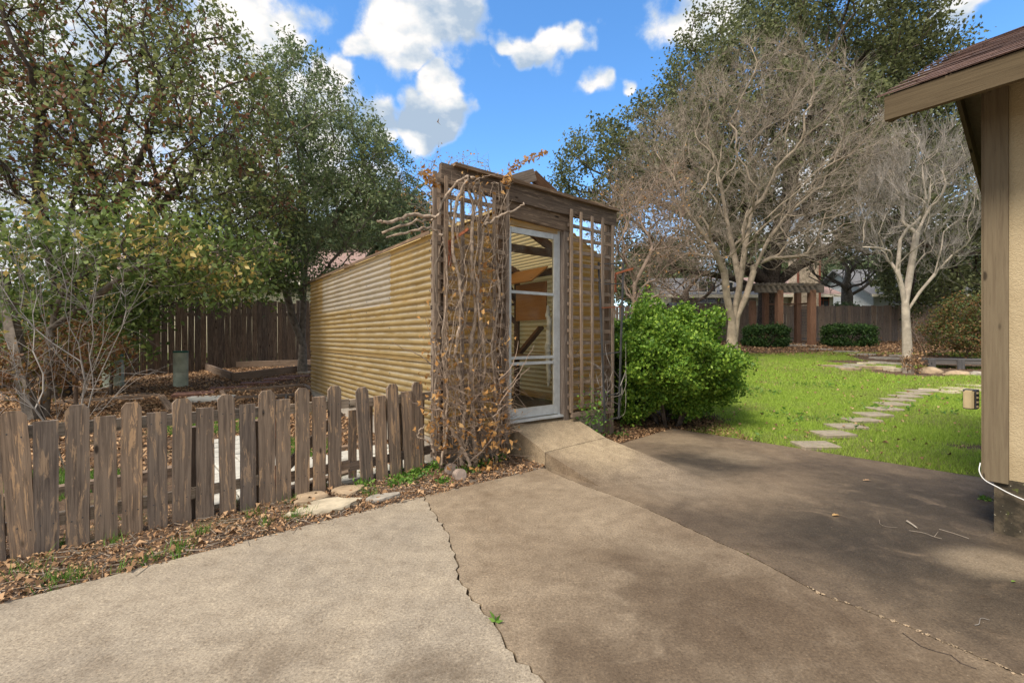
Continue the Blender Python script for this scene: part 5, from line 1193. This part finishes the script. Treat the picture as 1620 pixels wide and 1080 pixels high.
# keep the paved walk clear
def off_walk(x, y):
    t_ = (x-FA.x)*fd.x+(y-FA.y)*fd.y; n_ = -((x-FA.x)*fn.x+(y-FA.y)*fn.y); return ~((t_ > .9) & (t_ < 1.75) & (n_ > .1) & (n_ < 2.4))
k_ = ins & off_walk(x3, y3) & (-((x3-FA.x)*fn.x+(y3-FA.y)*fn.y) > .08); blades(x3[k_], y3[k_], .05, .008, M['weed'], 'yard_weeds', 'patchy green weeds and grass behind the picket fence', 'weeds')
def clump(px, py, n, r_, h, ml='weed', kind='blade'):
    p = gpt(px, py); return g.normal(p.x, r_, n), g.normal(p.y, r_, n), h
xs, ys = [], []
for px, py, n, r_ in ((465, 820, 60, .035), (478, 815, 40, .03), (575, 775, 60, .04), (585, 785, 50, .03), (285, 868, 50, .03), (100, 865, 40, .03), (45, 905, 60, .05), (88, 925, 60, .04), (130, 915, 40, .03), (283, 880, 40, .025), (320, 845, 40, .03), (180, 860, 30, .03), (195, 920, 30, .03), (240, 890, 30, .03), (400, 815, 30, .03), (420, 830, 20, .02), (375, 800, 30, .03), (460, 795, 30, .03)):
    p = gpt(px, py); xs.append(g.normal(p.x, r_, n)); ys.append(g.normal(p.y, r_, n))
x4 = np.concatenate(xs); y4 = np.concatenate(ys); k_ = seg_dist(x4, y4, PATIO) > .01; blades(x4[k_], y4[k_], .065, .006, M['weed'], 'grass_tufts', 'tufts of green grass along the fence foot', 'grass')
ws = []
for px, py, n, r_ in ((640, 762, 200, .07), (660, 752, 220, .06), (690, 742, 160, .05), (740, 748, 120, .05), (765, 738, 120, .05), (790, 728, 60, .04), (855, 728, 110, .03), (575, 770, 80, .04), (625, 770, 60, .04), (950, 680, 110, .06), (975, 690, 80, .06), (940, 690, 40, .04), (700, 766, 60, .03)):
    p = gpt(px, py); a_ = np.stack([g.normal(p.x, r_, n), g.normal(p.y, r_*.7, n), p.z+np.abs(g.normal(0, .025, n))+.005], 1); k_ = seg_dist(a_[:, 0], a_[:, 1], PATIO) > -.03; ws.append(a_[k_])
lv, lf = leaves(np.concatenate(ws), .028, .02, g, -.4); tag(obj('low_weeds', npmesh('low_weeds', lv, lf, M['weed'])), 'low leafy green weeds at the foot of the dead vine', 'weeds', kind='stuff')
# litter
def litter(x, y, L, W2, lab, m='litter', zo=.006, name='leaf_litter'):
    P = np.stack([x, y, gz(x, y)+zo+g.uniform(0, .012, len(x))], 1); lv, lf = leaves(P, L, W2, g, 0, .5, .82, None, .6); return tag(obj(name, npmesh(name, lv, lf, M[m])), lab, 'leaf litter', kind='stuff')
def strip(x, y):
    d = seg_dist(x, y, PATIO); n_ = -((x-FA.x)*fn.x+(y-FA.y)*fn.y); return (d > .01)*(n_ < .35)*(x < .35)*(.35+.65*np.clip(1-d/.8, 0, 1))
x5, y5 = scatter(60000, -4.2, .4, 1.0, 4.6, strip); litter(x5, y5, .020, .011, 'brown leaves and mulch along the patio edge below the pickets')
x6, y6 = scatter(4200, -4.2, .4, 1.0, 4.6, strip); litter(x6, y6, .040, .026, 'larger curled tan leaves along the patio edge', zo=.012, name='curled_leaves')
x7, y7 = scatter(60000, -9.5, -.8, 4.0, 13.5, lambda x, y: fr_(x, y)*.75*off_walk(x, y)); ins = seg_dist(x7, y7, [tuple((SP(0, 0, 0))[:2]), tuple((SP(WID, 0, 0))[:2]), tuple((SP(WID, DEP, 0))[:2]), tuple((SP(0, DEP, 0))[:2])]) > .03
litter(x7[ins], y7[ins], .055, .032, 'brown fallen leaves carpeting the left yard to the dark fence')
x8, y8 = scatter(24000, 5, 20, 14.0, 23, lambda x, y: fr_(x, y)); litter(x8, y8, .08, .045, 'brown leaf mulch below the back fence')
x9, y9 = scatter(9000, 1.0, 2.8, 4.9, 6.6, lambda x, y: (seg_dist(x, y, PATIO) > .01)*np.ones_like(x)); litter(x9, y9, .03, .02, 'brown mulch under the big bush')
x9, y9 = scatter(5000, 3, 13, 4.4, 13, lambda x, y: (lawn_zone(x, y) < .5)*fr_(x, y)*.5); litter(x9, y9, .05, .03, 'scattered brown leaves on bare patches of the lawn')
x9, y9 = scatter(2600, 2.4, 13, 4.2, 13, lambda x, y: (lawn_zone(x, y) >= .5)*fr_(x, y)*.5); litter(x9, y9, .045, .028, 'brown leaves fallen on the green lawn', zo=.035)
x9, y9 = scatter(1800, 2.3, 11, 4.2, 9, lambda x, y: lz(x, y)*(np.sin(x*1.9)*np.sin(y*2.7+x) > .3)); P9 = np.repeat(np.stack([x9, y9, gz(x9, y9)+.03], 1), 4, 0); P9 += g.normal(0, .015, P9.shape); lv, lf = leaves(P9, .05, .026, g, -.1, .4, .6); tag(obj('lawn_weeds', npmesh('lawn_weeds', lv, lf, M['weed'])), 'broad-leaved weeds growing among the lawn grass', 'weeds', kind='stuff')
# twigs in the litter
n = 500; px_, py_ = scatter(7000, -4.2, .4, 1.0, 4.6, strip); n = len(px_); a_ = g.uniform(0, 6.28, n); L = g.uniform(.03, .13, n); z_ = gz(px_, py_)+.012
P0 = np.stack([px_, py_, z_], 1); P1 = P0+np.stack([np.cos(a_)*L, np.sin(a_)*L, g.normal(0, .008, n)], 1); v, f = seg_tubes(P0, P1, np.full(n, .0022), np.full(n, .0012), 4); tag(obj('twig_litter', npmesh('twig_litter', v, f, M['twig'])), 'small broken twigs lying in the leaves by the pickets', 'twigs', kind='stuff')

# single things lying on the patio
def oakleaf(px, py, s_, rot, label, m='litter'):
    x, y = ppt(px, py); out_ = [(0, 0), (.18, .07), (.30, .22), (.42, .09), (.55, .28), (.66, .10), (.85, .18), (1, 0), (.85, -.18), (.66, -.10), (.55, -.28), (.42, -.09), (.30, -.22), (.18, -.07)]
    bm = bmesh.new(); vs = [bm.verts.new((a*s_, b_*s_, .004+abs(b_)*s_*.35+.01*math.sin(a*5)*s_*3)) for a, b_ in out_]; 
    mid_ = [vs[0], vs[7]]
    for i in range(1, 7): bm.faces.new((vs[i], vs[i+1], vs[14-i-1] if i < 6 else vs[8], vs[14-i])) if i < 6 else bm.faces.new((vs[6], vs[7], vs[8]))
    bm.faces.new((vs[0], vs[1], vs[13]))
    return tag(bm_obj('fallen_leaf', bm, M[m], None, Matrix.Translation((x, y, .003)) @ Matrix.Rotation(rot, 4, 'Z')), label, 'leaf')
oakleaf(1316, 817, .065, .3, 'tan lobed oak leaf lying on the dark right slab', 'leaf_dead'); oakleaf(1378, 761, .06, 2.9, 'dark curled leaf near the back of the right slab'); oakleaf(1600, 922, .03, .3, 'tiny leaf near the building on the dark slab', 'weed')
def twig(pts, r_, label, m='twig'): tag(tube_obj('fallen_twig', [Vector((*ppt(x, y), .004+r_*.5)) for x, y in pts], [r_*.8, r_*.5], M[m], None, 6, 4), label, 'twig')
twig(((1435, 826), (1443, 831), (1451, 837)), .009, 'short thick stick lying on the right slab', 'bark_pale')
twig(((1438, 840), (1462, 844), (1478, 850), (1490, 853)), .0025, 'thin forked twig right of the thick stick'); twig(((1478, 850), (1484, 842)), .002, 'side shoot of the thin forked twig')
twig(((1486, 838), (1510, 845), (1533, 853)), .003, 'straight thin twig nearest the building'); twig(((1391, 823), (1393, 830), (1405, 834), (1420, 835)), .0015, 'bent wiry twig left of the thick stick')
twig(((1542, 990), (1549, 988), (1552, 979), (1566, 982)), .002, 'curled pale twig near the lower right corner', 'twig_grey')
wd = []
for (px, py, n_, L) in ((783, 984, 4, .036), (1181, 875, 3, .02), (1559, 790, 40, .03)):
    x, y = ppt(px, py); c = np.tile([x, y, .004], (n_, 1))+g.normal(0, .004 if n_ < 10 else .018, (n_, 3))*[1, 1, 0]; lv, lf = leaves(c, L, L*.42, g, -.5)
    lab = {4: 'green seedling growing in the long crack at the lower centre', 3: 'tiny green sprout in the diagonal crack', 40: 'small green tuft at the foot of the stained footing'}[n_]
    tag(obj('seedling', npmesh('seedling', lv, lf, M['weed'])), lab, 'seedling')
